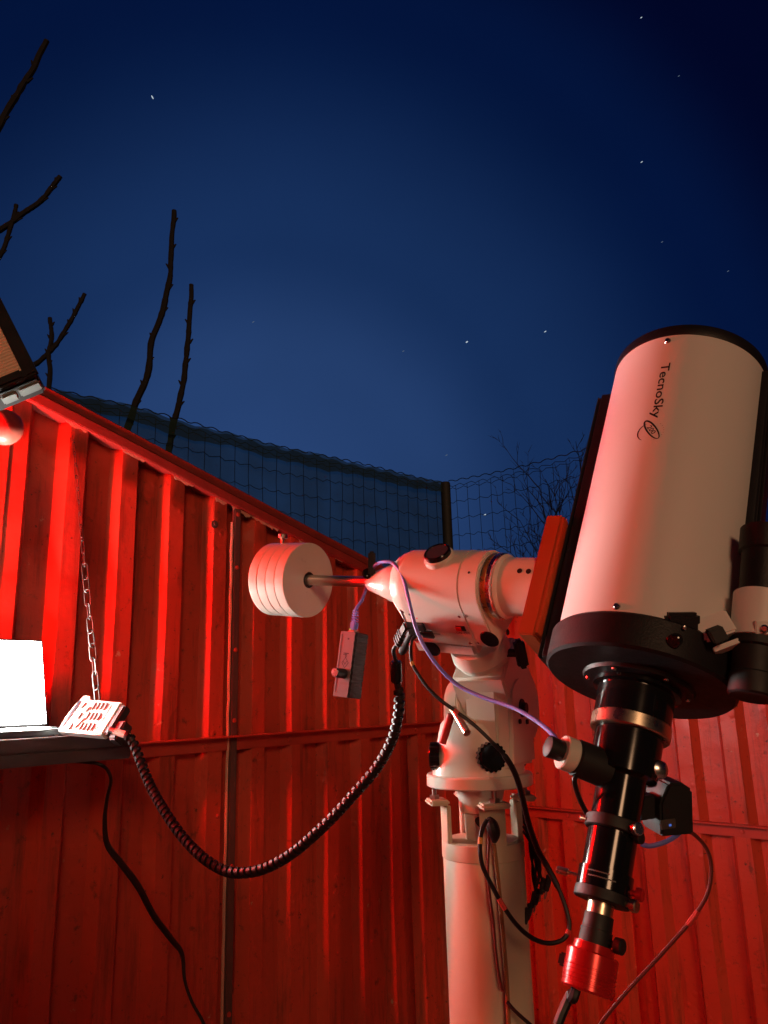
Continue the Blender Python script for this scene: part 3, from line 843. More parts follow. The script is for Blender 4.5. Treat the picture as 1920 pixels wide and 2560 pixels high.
# counterweights: four discs on the shaft
names = ['innermost cream counterweight disc, its flat face towards the telescope', 'second cream counterweight disc behind the flat-faced one', 'third cream counterweight disc, next to the outermost one', 'outermost cream counterweight disc at the shaft end']
for i in range(4):
    k0 = .652 + i * .0232
    t_ = thing('counterweight', names[i], 'counterweight', D(k0), 'counterweights on the shaft')
    b = MB(); b.lathe(D(k0), -E_, [(0, .0102), (0, .0700), (.0009, .0713), (.0112, .0716), (.0216, .0713), (.0225, .0700), (.0225, .0102), (0, .0102)], 72); b.build('disc', M_CW, t_, angle=20)
    if i == 0:
        b = MB(); b.lathe(D(k0 - .0004), E_, [(0, .0105), (.0004, .0150), (-.0006, .0155)], 28); b.build('bore_ring', M_MATT, t_)
    if i == 3:
        bd = (ZZ * .98 - E_ * .05).normalized()
        bd = (bd - E_ * bd.dot(E_)).normalized()
        b = MB(); b.lathe(D(k0 + .011) + bd * .0700, bd, [(0, 0), (0, .0035), (.012, .0035), (.012, .0095), (.019, .0095), (.020, .008), (.020, 0)], 18); b.build('locking_bolt', M_DULL, t_)

# ================================================================ TELESCOPE
scope = thing('telescope', 'white reflector telescope with black rear cell pointing up at the sky', 'telescope', RO)
def T_(s, r=0., a=0.): return RO + AX * s + (E_ * cos(a) + WX * sin(a)) * r
b = MB(); b.lathe(RO, AX, [(.046, .113), (.046, .115), (.5215, .115), (.5215, .112), (.06, .112)], 128, ref=E_); tube = b.build('tube', M_TUBE, scope)
b = MB(); b.lathe(RO, AX, [(.5195, .1151), (.5195, .1160), (.522, .1170), (.537, .1170), (.5395, .1158), (.5395, .1100), (.522, .1100)], 128, ref=E_); b.build('front_ring', M_BLACK, scope)
b = MB(); b.lathe(RO, AX, [(0.0, 0), (0.0, .1185), (.0035, .1222), (.044, .1222), (.0472, .1195), (.0472, .1152)], 128, ref=E_); rcell = b.build('rear_cell', M_BLACK, scope)
b = MB(); b.lathe(RO, -AX, [(.0, .072), (.005, .070), (.006, .060), (.006, 0)], 64); b.build('rear_boss', M_BLACK, rcell)
for k in range(6):
    a = radians(20 + 60 * k)
    b = MB(); b.lathe(T_(-.0055, .0635, a), -AX, [(0, .0035), (.002, .003), (.002, 0)], 10); b.build('collimation_screw', M_STEEL, rcell)
b = MB(); b.lathe(RO + AX * .50, AX, [(0, 0), (0, .105), (.002, .105), (.002, 0)], 48); b.build('inner_baffle', M_MATT, scope)
for (s0, a, top, wd) in ((0, pi, .485, .040), (0, 0, .515, .016)):
    dr = E_ * cos(a)
    b = MB(); b.prism(RO, dr, WX, AX, [(.1085, -wd), (.124, -wd), (.1265, -wd * .7), (.1325, -wd * .9), (.1325, wd * .9), (.1265, wd * .7), (.124, wd), (.1085, wd)], .012, top)
    b.build('dovetail_bar', M_BLACK, scope, bevel=.0008, bseg=1)
for (s_, a) in ((.509, -90), (.056, -90.6), (.509, 90), (.056, 90)):
    a = radians(a); nr = E_ * cos(a) + WX * sin(a)
    b = MB(); b.lathe(T_(s_, .1150, a), nr, [(0, .0052), (.0012, .0050), (.0034, .0032), (.0042, 0)], 18); b.build('tube_screw', M_STEEL, tube)
RP = .11525
def tf(s0, a0, rot=0.0):
    def f(x, y):
        xx = x * cos(rot) - y * sin(rot); yy = x * sin(rot) + y * cos(rot)
        return T_(s0 - xx, RP, radians(a0) + yy / RP)
    return f
print_on('lettering', 'TecnoSky', .0182, tf(.4635, -91.2), M_INK, tube, width=.105)
# ringed planet emblem with 200 inside
def stroke(fn, pts, w0, name, par, m_):
    b = MB(); vs = []; fs = []
    n_ = len(pts)
    for i in range(n_):
        a = V((*pts[max(i - 1, 0)], 0)); c = V((*pts[min(i + 1, n_ - 1)], 0)); t = (c - a).normalized(); nn = V((-t.y, t.x, 0))
        w = w0(i / (n_ - 1)) if callable(w0) else w0
        p_ = V((*pts[i], 0))
        vs += [fn(*(p_ + nn * w)[:2]), fn(*(p_ - nn * w)[:2])]
    for i in range(n_ - 1): fs.append((2 * i, 2 * i + 1, 2 * i + 3, 2 * i + 2))
    b.add(vs, fs); return b.build(name, m_, par, flat=True)
ef = tf(.338, -89.7, radians(0))
rot = radians(34)
ell = []
for k in range(41):
    a = 2 * pi * k / 40
    x, y = .0200 * cos(a), .0062 * sin(a)
    ell.append((x * cos(rot) - y * sin(rot), x * sin(rot) + y * cos(rot)))
stroke(ef, ell, lambda t: .0006 + .0008 * abs(sin(pi * t)), 'emblem_ring', tube, M_INK)
stroke(ef, [(.004 + .0155 * cos(a), -.004 + .0155 * sin(a)) for a in [radians(200 + 130 * k / 20) for k in range(21)]], lambda t: .0003 + .0008 * sin(pi * t), 'emblem_arc', tube, M_INK)
for k in range(9):
    a = radians(20 + 15 * k)
    q = (.003 + .0165 * cos(a), .0005 + .0165 * sin(a))
    stroke(ef, [(q[0] - .0004, q[1]), (q[0] + .0004, q[1])], .0004, 'emblem_dot', tube, M_INKG)
print_on('emblem_lettering', '200', .0098, lambda x, y: ef(*( (x - .0085) * cos(rot) - (y - .0035) * sin(rot), (x - .0085) * sin(rot) + (y - .0035) * cos(rot))), M_INK, tube, width=.017)

# focuser and extension train, part of the telescope
def TR(s): return RO - AX * s
def train(name, prof, m_, par, seg=64, **k):
    b = MB(); b.lathe(RO, -AX, [(prof[0][0], 0)] + prof + [(prof[-1][0], 0)], seg); return b.build(name, m_, par, **k)
foc = train('extension_tube', [(.0062, .0560), (.012, .0560), (.0135, .0490), (.051, .0485)], M_GLOSS, scope)
train('clamp_ring', [(.0512, .0490), (.0525, .0500), (.0680, .0500), (.0695, .0485)], M_BRASS, scope)
fbody = train('focuser_body', [(.0697, .0425), (.122, .0415), (.1235, .0340), (.126, .0300), (.1765, .0290)], M_GLOSS, scope)
train('rotator_ring', [(.1767, .0335), (.178, .0345), (.190, .0345), (.1915, .0330)], M_MATT, scope)
train('draw_tube', [(.1917, .0295), (.236, .0290), (.2365, .0318), (.258, .0318), (.2585, .0300)], M_GLOSS, scope)
train('eyepiece_holder', [(.2587, .0325), (.2695, .0325), (.271, .0310)], M_MATT, scope)
# faint print on the draw tube
def trp(s0, a0, r_): return lambda x, y: RO - AX * (s0 - y) + (E_ * cos(radians(a0) + x / r_) + WX * sin(radians(a0) + x / r_)) * r_
for (s_, a_, w) in ((.243, -112, 28), (.2485, -108, 34)):
    stroke(trp(s_, a_, .0319), [(x * .001, .0003 * ((x * 7) % 3)) for x in range(0, w)], .0007, 'print_line', fbody, M_INKG)
# focus axle: knobs on both sides
FD = (-E_ * .66 - WX * .75).normalized()
FC = TR(.122)
b = MB(); b.lathe(FC, FD, [(.024, 0), (.024, .0235), (.066, .0225), (.068, .019), (.068, 0)], 32); b.build('axle_housing', M_MATT, scope)
b = MB(); b.lathe(FC, FD, [(.0682, 0), (.0682, .0195), (.070, .0210), (.084, .0210), (.0855, .0195), (.0855, .0145), (.0855, 0)], 40); b.build('coarse_knob', M_MOUNT, scope)
b = MB(); b.lathe(FC, FD, [(.0857, 0), (.0857, .0125), (.102, .0135), (.105, .0130), (.1065, .010), (.107, 0)], 32); b.build('fine_knob', M_MATT, scope)
ok = at(1640, 1924, 1.000)
b = MB(); b.lathe(ok, (EYE - ok).normalized() * .75 + RT * .5, [(-.030, 0), (-.030, .006), (-.006, .006), (-.004, .0105), (.004, .0120), (.010, .0105), (.013, .006), (.0138, 0)], 28); b.build('opposite_knob', M_STEEL, scope)
# thumbscrews round the train
def thumb(s_, ang, r0, L_, rr, m_, par, name='thumbscrew'):
    a = radians(ang); d = (E_ * cos(a) + WX * sin(a))
    b = MB(); b.lathe(TR(s_) + d * r0, d, [(-.004, 0), (-.004, rr * .45), (L_ * .45, rr * .45), (L_ * .45, rr), (L_ * .93, rr), (L_, rr * .8), (L_, 0)], 16)
    return b.build(name, m_, par)
thumb(.186, -35, .0340, .014, .0075, M_STEEL, scope)
thumb(.193, -20, .0300, .012, .0070, M_MATT, scope)
thumb(.249, -172, .0318, .026, .0042, M_BRASS, scope)
thumb(.252, 0, .0318, .014, .0075, M_REDCAM, scope)
thumb(.266, -15, .0325, .014, .0070, M_BRASS, scope)
thumb(.186, -150, .0345, .007, .003, M_STEEL, scope)

# focus motor box
mb_c = at(1674, 2012, 1.06)
motor = thing('focus_motor', 'black focus motor box with a small blue light beside the focuser', 'motor', mb_c)
MX = (RT * .96 + FW * .28).normalized(); MY = (UP * .98 - RT * .15).normalized(); MY = (MY - MX * MY.dot(MX)).normalized(); MZ = MX.cross(MY)
if MZ.dot(EYE - mb_c) < 0: MZ = -MZ
b = MB(); b.prism(mb_c, MX, MY, MZ, [(-.026, -.032), (.023, -.034), (.023, .022), (.008, .032), (-.012, .034), (-.026, .010)], -.025, .018); b.build('case', M_MATT, motor, bevel=.003)
b = MB(); b.box(mb_c, MX, MY, MZ, (-.062, -.028), (-.012, .018), (-.018, .010)); b.build('motor_bracket', M_MATT, motor, bevel=.002)
b = MB(); b.box(mb_c, MX, MY, MZ, (-.028, -.006), (-.022, -.010), (.0182, .0205)); b.build('connector', M_DULL, motor, bevel=.001)
b = MB(); b.box(mb_c, MX, MY, MZ, (-.0165, -.0135), (-.0185, -.0160), (.0206, .0212)); b.build('status_light', M_LEDB, motor)

# camera at the end of the train
camr = thing('astro_camera', 'red cylindrical camera on the lower end of the black focuser', 'camera', TR(.365))
train('nosepiece', [(.2712, .0150), (.284, .0150)], M_BRASS, camr, seg=32)
train('adapter_barrel', [(.2842, .0165), (.300, .0170), (.3005, .0182), (.3155, .0182)], M_MATT, camr, seg=48)
train('collar', [(.3157, .0225), (.324, .0235)], M_REDCAM, camr, seg=48)
cb = train('body', [(.3242, .0275), (.326, .0288), (.356, .0288), (.3565, .0282), (.358, .0282), (.3585, .0288), (.362, .0288), (.364, .0272)], M_REDCAM, camr, seg=64)
for k in range(4):
    b = MB(); b.lathe(RO, -AX, [(.340 + .0042 * k, .0288), (.340 + .0042 * k + .0004, .0294), (.340 + .0042 * k + .0016, .0294), (.340 + .0042 * k + .002, .0288)], 64); b.build('cooling_rib', M_REDCAM, cb)
thumb(.310, -10, .0182, .017, .0085, M_MATT, camr, 'locking_knob')
b = MB(); b.box(TR(.3405), E_, WX, AX, (-.036, -.026), (-.007, .007), (-.007, .007)); b.build('side_socket', M_MATT, camr, bevel=.002)

# ================================================================ FINDER SCOPE
FCN = at(1896, 1545, .95)
finder = thing('finder_scope', 'small white finder scope with black eyepiece at the right edge', 'finder scope', FCN)
fax = (AX * .96 + UP * .2).normalized()
b = MB(); b.lathe(FCN, fax, [(-.030, .0), (-.030, .0285), (-.029, .0305), (.029, .0305), (.030, .0290), (.030, .024), (.030, 0)], 56); b.build('ring_holder', M_TUBE, finder)
b = MB(); b.lathe(FCN, fax, [(.0305, 0), (.0305, .0250), (.085, .0255), (.087, .0290), (.118, .0295), (.119, .026), (.09, .026), (.09, 0)], 48); b.build('objective_tube', M_BLACK, finder)
b = MB(); b.lathe(FCN, -fax, [(.0305, 0), (.0305, .0300), (.040, .0300), (.042, .0260), (.072, .0255), (.074, .0275), (.098, .0275), (.100, .025), (.100, .018), (.096, 0)], 48); b.build('eyepiece', M_MATT, finder)
sh0 = at(1742, 1608, .955); sh1 = at(1836, 1572, .945)
ad = (sh1 - sh0).normalized(); au = (fax - ad * fax.dot(ad)).normalized(); an_ = ad.cross(au)
b = MB(); b.box(sh0, ad, au, an_, (0, (sh1 - sh0).length), (-.006, .024), (-.012, .012)); arm = b.build('bracket_arm', M_TUBE, finder, bevel=.0025)
b = MB(); b.box(sh0 - au * .017 + ad * .012, ad, au, an_, (0, (sh1 - sh0).length - .004), (-.003, .003), (-.010, .010)); b.build('bracket_rib', M_TUBE, finder, bevel=.001)
b = MB(); b.box(at(1792, 1586, .925), ad, au, -FW, (-.009, .009), (-.009, .009), (-.006, .006)); b.build('bracket_nut', M_MATT, finder, bevel=.0015)
b = MB(); b.lathe(at(1911, 1572, .915), EYE - at(1911, 1572, .915), [(-.01, 0), (-.01, .005), (.002, .005), (.004, .003), (.004, 0)], 14); b.build('adjusting_screw', M_STEEL, finder)
b = MB(); b.box(at(1895, 1575, .918), RT, UP, FW, (-.003, .012), (-.012, .010), (-.001, .014)); b.build('screw_block', M_TUBE, finder, bevel=.001)
# finder shoe on the rear cell
shoe = thing('finder_shoe', 'black two pronged finder shoe screwed to the telescope rear cell', 'bracket', at(1712, 1600, .955))
SD = (EYE - at(1712, 1600, .955)).normalized()
sc0 = at(1706, 1592, .955)
so = sc0 + FW * .004
for (y0, y1) in ((.004, .030), (-.032, -.006)):
    b = MB(); b.box(so, RT, UP, FW, (-.022, .020), (y0, y1), (-.012, .034)); b.build('prong', M_BLACK, shoe, bevel=.004)
b = MB(); b.box(so, RT, UP, FW, (-.022, -.004), (-.0055, .0035), (-.006, .034)); b.build('bridge', M_BLACK, shoe, bevel=.001)
b = MB(); b.lathe(at(1689, 1600, .938), -FW * .8 + RT * -.5, [(-.02, 0), (-.02, .006), (0, .0085), (.012, .0085), (.013, .007), (.013, 0)], 20); b.build('clamp_screw', M_GLOSS, shoe)
b = MB(); b.lathe(at(1711, 1569, .935), -FW, [(0, .003), (.002, .0025), (.003, 0)], 10); b.build('pin', M_STEEL, shoe)
b = MB(); b.box(at(1725, 1600, .962), RT, UP, FW, (-.006, .022), (-.036, .006), (.0, .006)); b.build('shoe_plate', M_TUBE, shoe, bevel=.001)

# ================================================================ FOCUS CONTROLLER BOX hanging from the blue cable
def dv(x, y, d): return at(800 + .1688 * x, 1480 + .1688 * y, d)
DB = dv(430, 1075, 1.39)
bu = (dv(485, 600, 1.39) - dv(365, 1560, 1.39)).normalized()
nf = (-RT * .56 - FW * .80); nf = (nf - bu * nf.dot(bu)).normalized()
br = bu.cross(nf).normalized()
if br.dot(RT) < 0: br = -br
dev = thing('focus_controller', 'slim silver and black box with a knob hanging by a blue cable', 'control box', dv(300, 1560, 1.39))
b = MB(); b.box(DB, br, bu, nf, (-.0175, .0175), (-.057, .057), (-.024, .013)); dcase = b.build('case', M_MATT, dev, bevel=.0015)
n_ = 12
for k in range(n_):
    y = -.052 + .104 * k / (n_ - 1)
    b = MB(); b.box(DB + bu * y, br, bu, nf, (.0172, .0192), (-.0030, .0030), (-.022, .012)); b.build('grip_rib', M_MATT, dcase, bevel=.0008, bseg=1)
fpoly = [(-.0158, -.0565), (.0150, -.0565)] + [(.0150 + (.0012 if k % 2 else 0), -.0565 + .113 * (k + .5) / 20) for k in range(20)] + [(.0150, .0565), (-.0158, .0565)]
b = MB(); b.prism(DB, br, bu, nf, fpoly, .0131, .0145); dface = b.build('face_plate', M_SILVER, dev)
def df(x0, y0): return lambda x, y: DB + br * (x0 + x) + bu * (y0 + y) + nf * .0148
b = MB(); b.box(DB, br, bu, nf, (-.0125, -.0112), (-.050, .052), (.0146, .0149)); b.build('face_line', M_INK, dface)
stroke(df(.002, .002), [(-.007, 0), (0, .009), (.007, 0), (0, -.009), (-.007, 0)], .0007, 'emblem_line', dface, M_INK)
stroke(df(.002, .002), [(-.004, .002), (0, -.003), (.003, .003)], .0007, 'emblem_line', dface, M_INK)
stroke(df(.002, .0145), [(-.006, .004), (.006, .004)], .0008, 'emblem_line', dface, M_INK)
stroke(df(.002, .0145), [(-.006, .0015), (.002, .0015)], .0007, 'emblem_line', dface, M_INK)
stroke(df(.002, .0145), [(-.001, .004), (-.001, -.004)], .0008, 'emblem_line', dface, M_INK)
stroke(df(.002, .0145), [(.0015, .004), (.0015, -.003)], .0006, 'emblem_line', dface, M_INK)
stroke(df(.003, .044), [(-.002, 0), (.002, 0)], .0016, 'print_mark', dface, M_INK)
stroke(df(.003, -.0335), [(-.006, 0), (.006, 0)], .0022, 'print_mark', dface, M_INKG)
for k in range(9):
    stroke(df(-.0065 + k * .0021, -.0475), [(0, -.0012), (.0003, .0014)], .0004, 'print_mark', dface, M_INKG)
kc = DB + bu * -.017 + br * .002 + nf * .0146
b = MB(); b.lathe(kc, nf, [(0, 0), (0, .0085), (.0245, .0080), (.0255, .0072)], 28); kb = b.build('knob', M_MATT, dev)
b = MB(); b.lathe(kc, nf, [(.0252, 0), (.0256, .0074), (.0260, .0070), (.0262, 0)], 28); b.build('knob_face', M_STEEL, kb)
b = MB(); b.box(DB + bu * .0572, br, bu, nf, (-.0065, .0065), (0, .004), (-.010, .006)); b.build('socket', M_DULL, dcase, bevel=.0008)
b = MB(); b.box(DB + bu * .0612, br, bu, nf, (-.004, -.001), (0, .0014), (.006, .0075)); b.build('link_light', M_LEDG, dcase)

# ================================================================ CABLES
def cable(name, pts, r, m_, label, n=8, seg=8, cat='cable'):
    b = MB(); b.tube(cr(pts, n), r, seg)
    return tag(b.build(name, m_), label, cat)
BX = DB + bu * .062
bl_pts = [BX, BX + bu * .035, at(905, 1500, 1.385), at(918, 1462, 1.38), at(926, 1432, 1.355), at(940, 1412, 1.335), at(962, 1404, 1.30), at(985, 1410, 1.285), at(1008, 1445, 1.265), at(1022, 1500, 1.25), at(1040, 1570, 1.235), at(1066, 1625, 1.225), at(1105, 1677, 1.215), at(1150, 1716, 1.20), at(1210, 1744, 1.17), at(1280, 1768, 1.13), at(1330, 1795, 1.09), at(1370, 1825, 1.05), at(1392, 1850, 1.02), FC + FD * .10 + UP * .012]
blue = thing('ethernet_cable', 'violet blue cable looping over the mount from hanging box to focuser', 'cable', BX)
b = MB(); b.tube(cr(bl_pts, 8), .0031, 10); b.build('sheath', M_BLUEC, blue)
b = MB(); b.box(BX, br, bu, nf, (-.0058, .0058), (.0, .014), (-.007, .005)); bt = b.build('plug', M_BLUEC, blue, bevel=.0015)
for k in range(5):
    b = MB(); b.box(BX + bu * (.0150 + k * .0046), br, bu, nf, (-.0058 + k * .0004, .0058 - k * .0004), (0, .0030), (-.0055 + k * .0004, .0045 - k * .0004)); b.build('boot_rib', M_BLUEC, bt, bevel=.0008, bseg=1)
# spiral wrapped controller cable
sp_pts = [hc(1110, 880, 1.66), at(322, 1842, 1.645), at(338, 1868, 1.64), at(372, 1955, 1.61), at(410, 2025, 1.58), at(455, 2090, 1.55), at(505, 2142, 1.52), at(560, 2176, 1.50), at(605, 2182, 1.48), at(665, 2170, 1.46), at(735, 2130, 1.44), at(815, 2060, 1.42), at(890, 1980, 1.40), at(945, 1915, 1.385), at(980, 1850, 1.37), at(996, 1785, 1.36), at(998, 1735, 1.355), at(993, 1705, 1.352)]
spc = thing('spiral_cable', 'black spiral wrapped cable sagging from the hand controller to the mount', 'cable', sp_pts[0])
path = cr(sp_pts, 24)
b = MB(); b.tube(path, .0062, 8); b.build('core', M_RUBBER, spc)
# arc-length resample for the helix
dist = [0]
for a_, c_ in zip(path[:-1], path[1:]): dist.append(dist[-1] + (c_ - a_).length)
def along(d):
    import bisect
    i = min(max(bisect.bisect(dist, d) - 1, 0), len(path) - 2)
    f_ = (d - dist[i]) / max(1e-9, dist[i + 1] - dist[i])
    return path[i].lerp(path[i + 1], f_), (path[i + 1] - path[i]).normalized()
hp = []; d = .030; ph = 0; x_, _y = perp(along(d)[1]); cnt = 0
while d < dist[-1] - .012:
    P_, t_ = along(d)
    x_ = (x_ - t_ * x_.dot(t_)).normalized(); y_ = t_.cross(x_)
    hp.append((P_, x_ * cos(ph) + y_ * sin(ph), t_))
    stp = 2 * pi / 12; ph += stp; d += .0122 / 12 * (1 + .25 * noise.noise(V((d * 8, 0, 0))))
# ribbon-like strip: several parallel fine turns joined
b = MB()
for (P_, rad, t_) in hp:
    b.v += [P_ + rad * .0072 - t_ * .0044, P_ + rad * .0072 + t_ * .0044, P_ + rad * .0098 + t_ * .0036, P_ + rad * .0098 - t_ * .0036]
for i in range(len(hp) - 1):
    for k in range(4): b.f.append((4 * i + k, 4 * i + (k + 1) % 4, 4 * i + 4 + (k + 1) % 4, 4 * i + 4 + k))
b.build('spiral_wrap', M_RUBBER, spc, angle=50)
b = MB(); b.cyl(hc(1105, 880, 1.662), hc(1310, 945, 1.645), .0072, 14); b.build('strain_relief', M_MOUNT, spc, bevel=.001)
fe0, fe1 = at(992, 1706, 1.352), at(990, 1655, 1.342)
fd = (fe1 - fe0).normalized()
b = MB(); b.lathe(fe0, fd, [(0, 0), (0, .0085), (.003, .0105), (.034, .0105), (.037, .0085), (.037, 0)], 20); b.build('ferrite', M_GLOSS, spc)
b = MB(); b.tube(cr([fe0 + fd * .036, at(984, 1630, 1.335), at(988, 1616, 1.328), at(998, 1606, 1.32)], 6), .0036, 8); b.build('lead', M_RUBBER, spc)
p0, p1 = at(996, 1612, 1.322), at(1022, 1562, 1.285)
pdn = (p1 - p0).normalized(); px_, py_ = perp(pdn)
b = MB(); b.box(p0, px_, py_, pdn, (-.008, .008), (-.009, .009), (0, (p1 - p0).length)); plg = b.build('plug', M_MATT, spc, bevel=.003)
for k in range(4):
    b = MB(); b.box(p0 + pdn * (.006 + .007 * k), px_, py_, pdn, (-.0095, .0095), (-.0105, .0105), (0, .003)); b.build('grip_rib', M_MATT, plg, bevel=.001, bseg=1)
# second plug beside it
p0, p1 = at(1004, 1632, 1.325), at(1032, 1580, 1.28)
pdn = (p1 - p0).normalized(); px_, py_ = perp(pdn)
b = MB(); b.lathe(p0, pdn, [(0, 0), (0, .005), (.006, .0075), ((p1 - p0).length, .0078), ((p1 - p0).length, 0)], 16)
tag(b.build('round_plug', M_MATT), 'second black plug beside the square one at the control panel', 'plug')

# power cable from the panel with red and yellow bands, running down to the looped bundle
pw_pts = [D(.386, -.060, QF + .003), at(1030, 1600, 1.27), at(1027, 1640, 1.27), at(1035, 1668, 1.268), at(1062, 1710, 1.26), at(1095, 1745, 1.25), at(1135, 1775, 1.245), at(1180, 1808, 1.24), at(1225, 1850, 1.235), at(1262, 1890, 1.24), at(1288, 1935, 1.25), at(1305, 1990, 1.27), at(1322, 2060, 1.29), at(1345, 2125, 1.30), at(1370, 2170, 1.30), at(1400, 2230, 1.29), at(1420, 2290, 1.28), at(1422, 2325, 1.275), at(1405, 2350, 1.27), at(1370, 2358, 1.265), at(1330, 2345, 1.262), at(1290, 2310, 1.26), at(1255, 2260, 1.26), at(1225, 2205, 1.262), at(1205, 2160, 1.265), at(1200, 2110, 1.27), at(1207, 2070, 1.275), at(1218, 2050, 1.28)]
pw = thing('power_cable', 'black power cable with red and yellow tape bands looping beside the pier', 'cable', pw_pts[0])
pth = cr(pw_pts, 8)
b = MB(); b.tube(pth, lambda t: .0030 if t < .33 else (.0046 if t < .55 else .0034), 8); b.build('sheath', M_RUBBER, pw)
def band(i0, i1, m_, r_):
    b = MB(); b.tube(pth[i0:i1], r_, 10); b.build('tape_band', m_, pw)
band(20, 24, M_TAPE_Y, .0036); band(48, 51, M_TAPE_R, .0036); band(136, 140, M_TAPE_R, .0040); band(174, 179, M_TAPE_R, .0040); band(200, 204, M_TAPE_Y, .0040)
# clip bundle of fine wires down the front of the pier
wr = [
 ('thin_wire', [(1222, 2046, 1.335), (1222, 2110, 1.335), (1220, 2180, 1.335), (1226, 2250, 1.335), (1234, 2310, 1.335), (1240, 2380, 1.335), (1248, 2440, 1.335), (1256, 2478, 1.335)], .0022, M_REDWIRE, 'thin dark red wire running down the front of the pier'),
 ('brown_wire', [(1235, 2110, 1.335), (1243, 2180, 1.335), (1250, 2250, 1.335), (1258, 2340, 1.335), (1266, 2440, 1.335), (1272, 2570, 1.335), (1274, 2640, 1.335)], .0034, M_BROWNW, 'brownish wire taped straight down the pier'),
]
for nm, pts, r_, m_, lb in wr:
    cable(nm, [at(*q) for q in pts], r_, m_, lb)
cable('dark_wire', [at(*q) for q in ((1268, 2505, 1.33), (1290, 2530, 1.32), (1330, 2565, 1.31), (1370, 2600, 1.30))], .0028, M_RUBBER, 'dark wire curving off the pier foot at the bottom edge')
b = MB(); b.tube(cr([at(1222, 2045, 1.334), at(1229, 2060, 1.328), at(1236, 2085, 1.328), at(1236, 2105, 1.332)], 5), lambda t: .004 + .0065 * sin(pi * t), 10)
tag(b.build('inline_connector', M_RUBBER), 'black inline connector hanging on the front pier prong', 'connector')
# bunch of spare leads hanging right of the pier
rnd = random.Random(3)
ends = [(1330, 2270), (1338, 2262), (1318, 2300), (1352, 2235), (1366, 2228), (1312, 2310)]
for k, (ex, ey) in enumerate(ends):
    x0 = 1296 + 3 * k; y0 = 2005 + 16 * k
    dd = 1.43 - .008 * k
    pts = [at(x0 - 6, y0 - 10, dd + .03), at(x0 + 8, y0 + 10, dd), at(x0 + 26 + 2 * k, y0 + 60, dd), at(1325 + 5 * k, 2130 + 6 * k, dd), at(1338 + 4 * k - (10 if k % 2 else 0), 2195, dd), at(ex + 4, ey - 20, dd), at(ex, ey, dd), at(ex - 12, ey - 2 + 8 * (k % 2), dd)]
    lbs = ['leftmost thin black lead of the bunch hanging beside the pier', 'thin black lead of the hanging bunch, second from the pier', 'longest black lead in the bunch beside the pier', 'black lead with the plug, right side of the hanging bunch', 'rightmost black lead in the bunch beside the pier', 'black lead curling lowest below the hanging bunch']
    t_ = thing('spare_lead', lbs[k], 'cable', at(x0, y0, dd), 'spare leads hanging beside the pier')
    b = MB(); b.tube(cr(pts, 7), .0022, 6); b.build('sheath', M_RUBBER, t_)
    a_, c_ = at(ex + 8, ey - 40, dd - .003), at(ex, ey, dd - .003)
    b = MB(); b.cyl(a_, c_, .0055, 10, .0040); b.build('plug', M_MATT, t_, bevel=.001)
    b = MB(); b.cyl(c_, c_ + (c_ - a_).normalized() * .012, .0018, 8); b.build('plug_tip', M_DULL, t_)
# leads on and around the focuser
cable('motor_lead', [FC + FD * .06 - UP * .02, at(1436, 1950, 1.0), at(1448, 1995, 1.02), at(1468, 2035, 1.04), at(1482, 2060, 1.06), at(1520, 2080, 1.09)], .0032, M_RUBBER, 'black lead curving from the focus knob behind the focuser')
cable('blue_patch_lead', [at(*q) for q in ((1602, 2110, 1.06), (1625, 2115, 1.055), (1660, 2106, 1.055), (1690, 2090, 1.06), (1704, 2074, 1.065))], .0031, M_BLUEC, 'short violet blue lead under the black motor box')
rc_pts = [at(*q) for q in ((1712, 2076, 1.07), (1735, 2086, 1.075), (1765, 2120, 1.08), (1778, 2165, 1.085), (1770, 2230, 1.09), (1735, 2292, 1.10), (1690, 2345, 1.11), (1640, 2400, 1.12), (1575, 2470, 1.13), (1520, 2535, 1.14), (1480, 2590, 1.14))]
rcb = thing('red_brown_cable', 'thin red brown cable arcing down right of the camera', 'cable', rc_pts[0])
b = MB(); b.tube(cr(rc_pts, 8), .0026, 8); b.build('sheath', M_REDWIRE, rcb)
b = MB(); b.tube(cr(rc_pts, 8)[38:44], .0036, 8); b.build('tape_band', M_TAPE_R, rcb)
cable('camera_cable', [TR(.3645) - E_ * .012, TR(.375) - E_ * .014, at(1425, 2490, .97), at(1395, 2560, .965), at(1380, 2640, .96)], .0058, M_RUBBER, 'thick black cable leaving the bottom of the red camera')

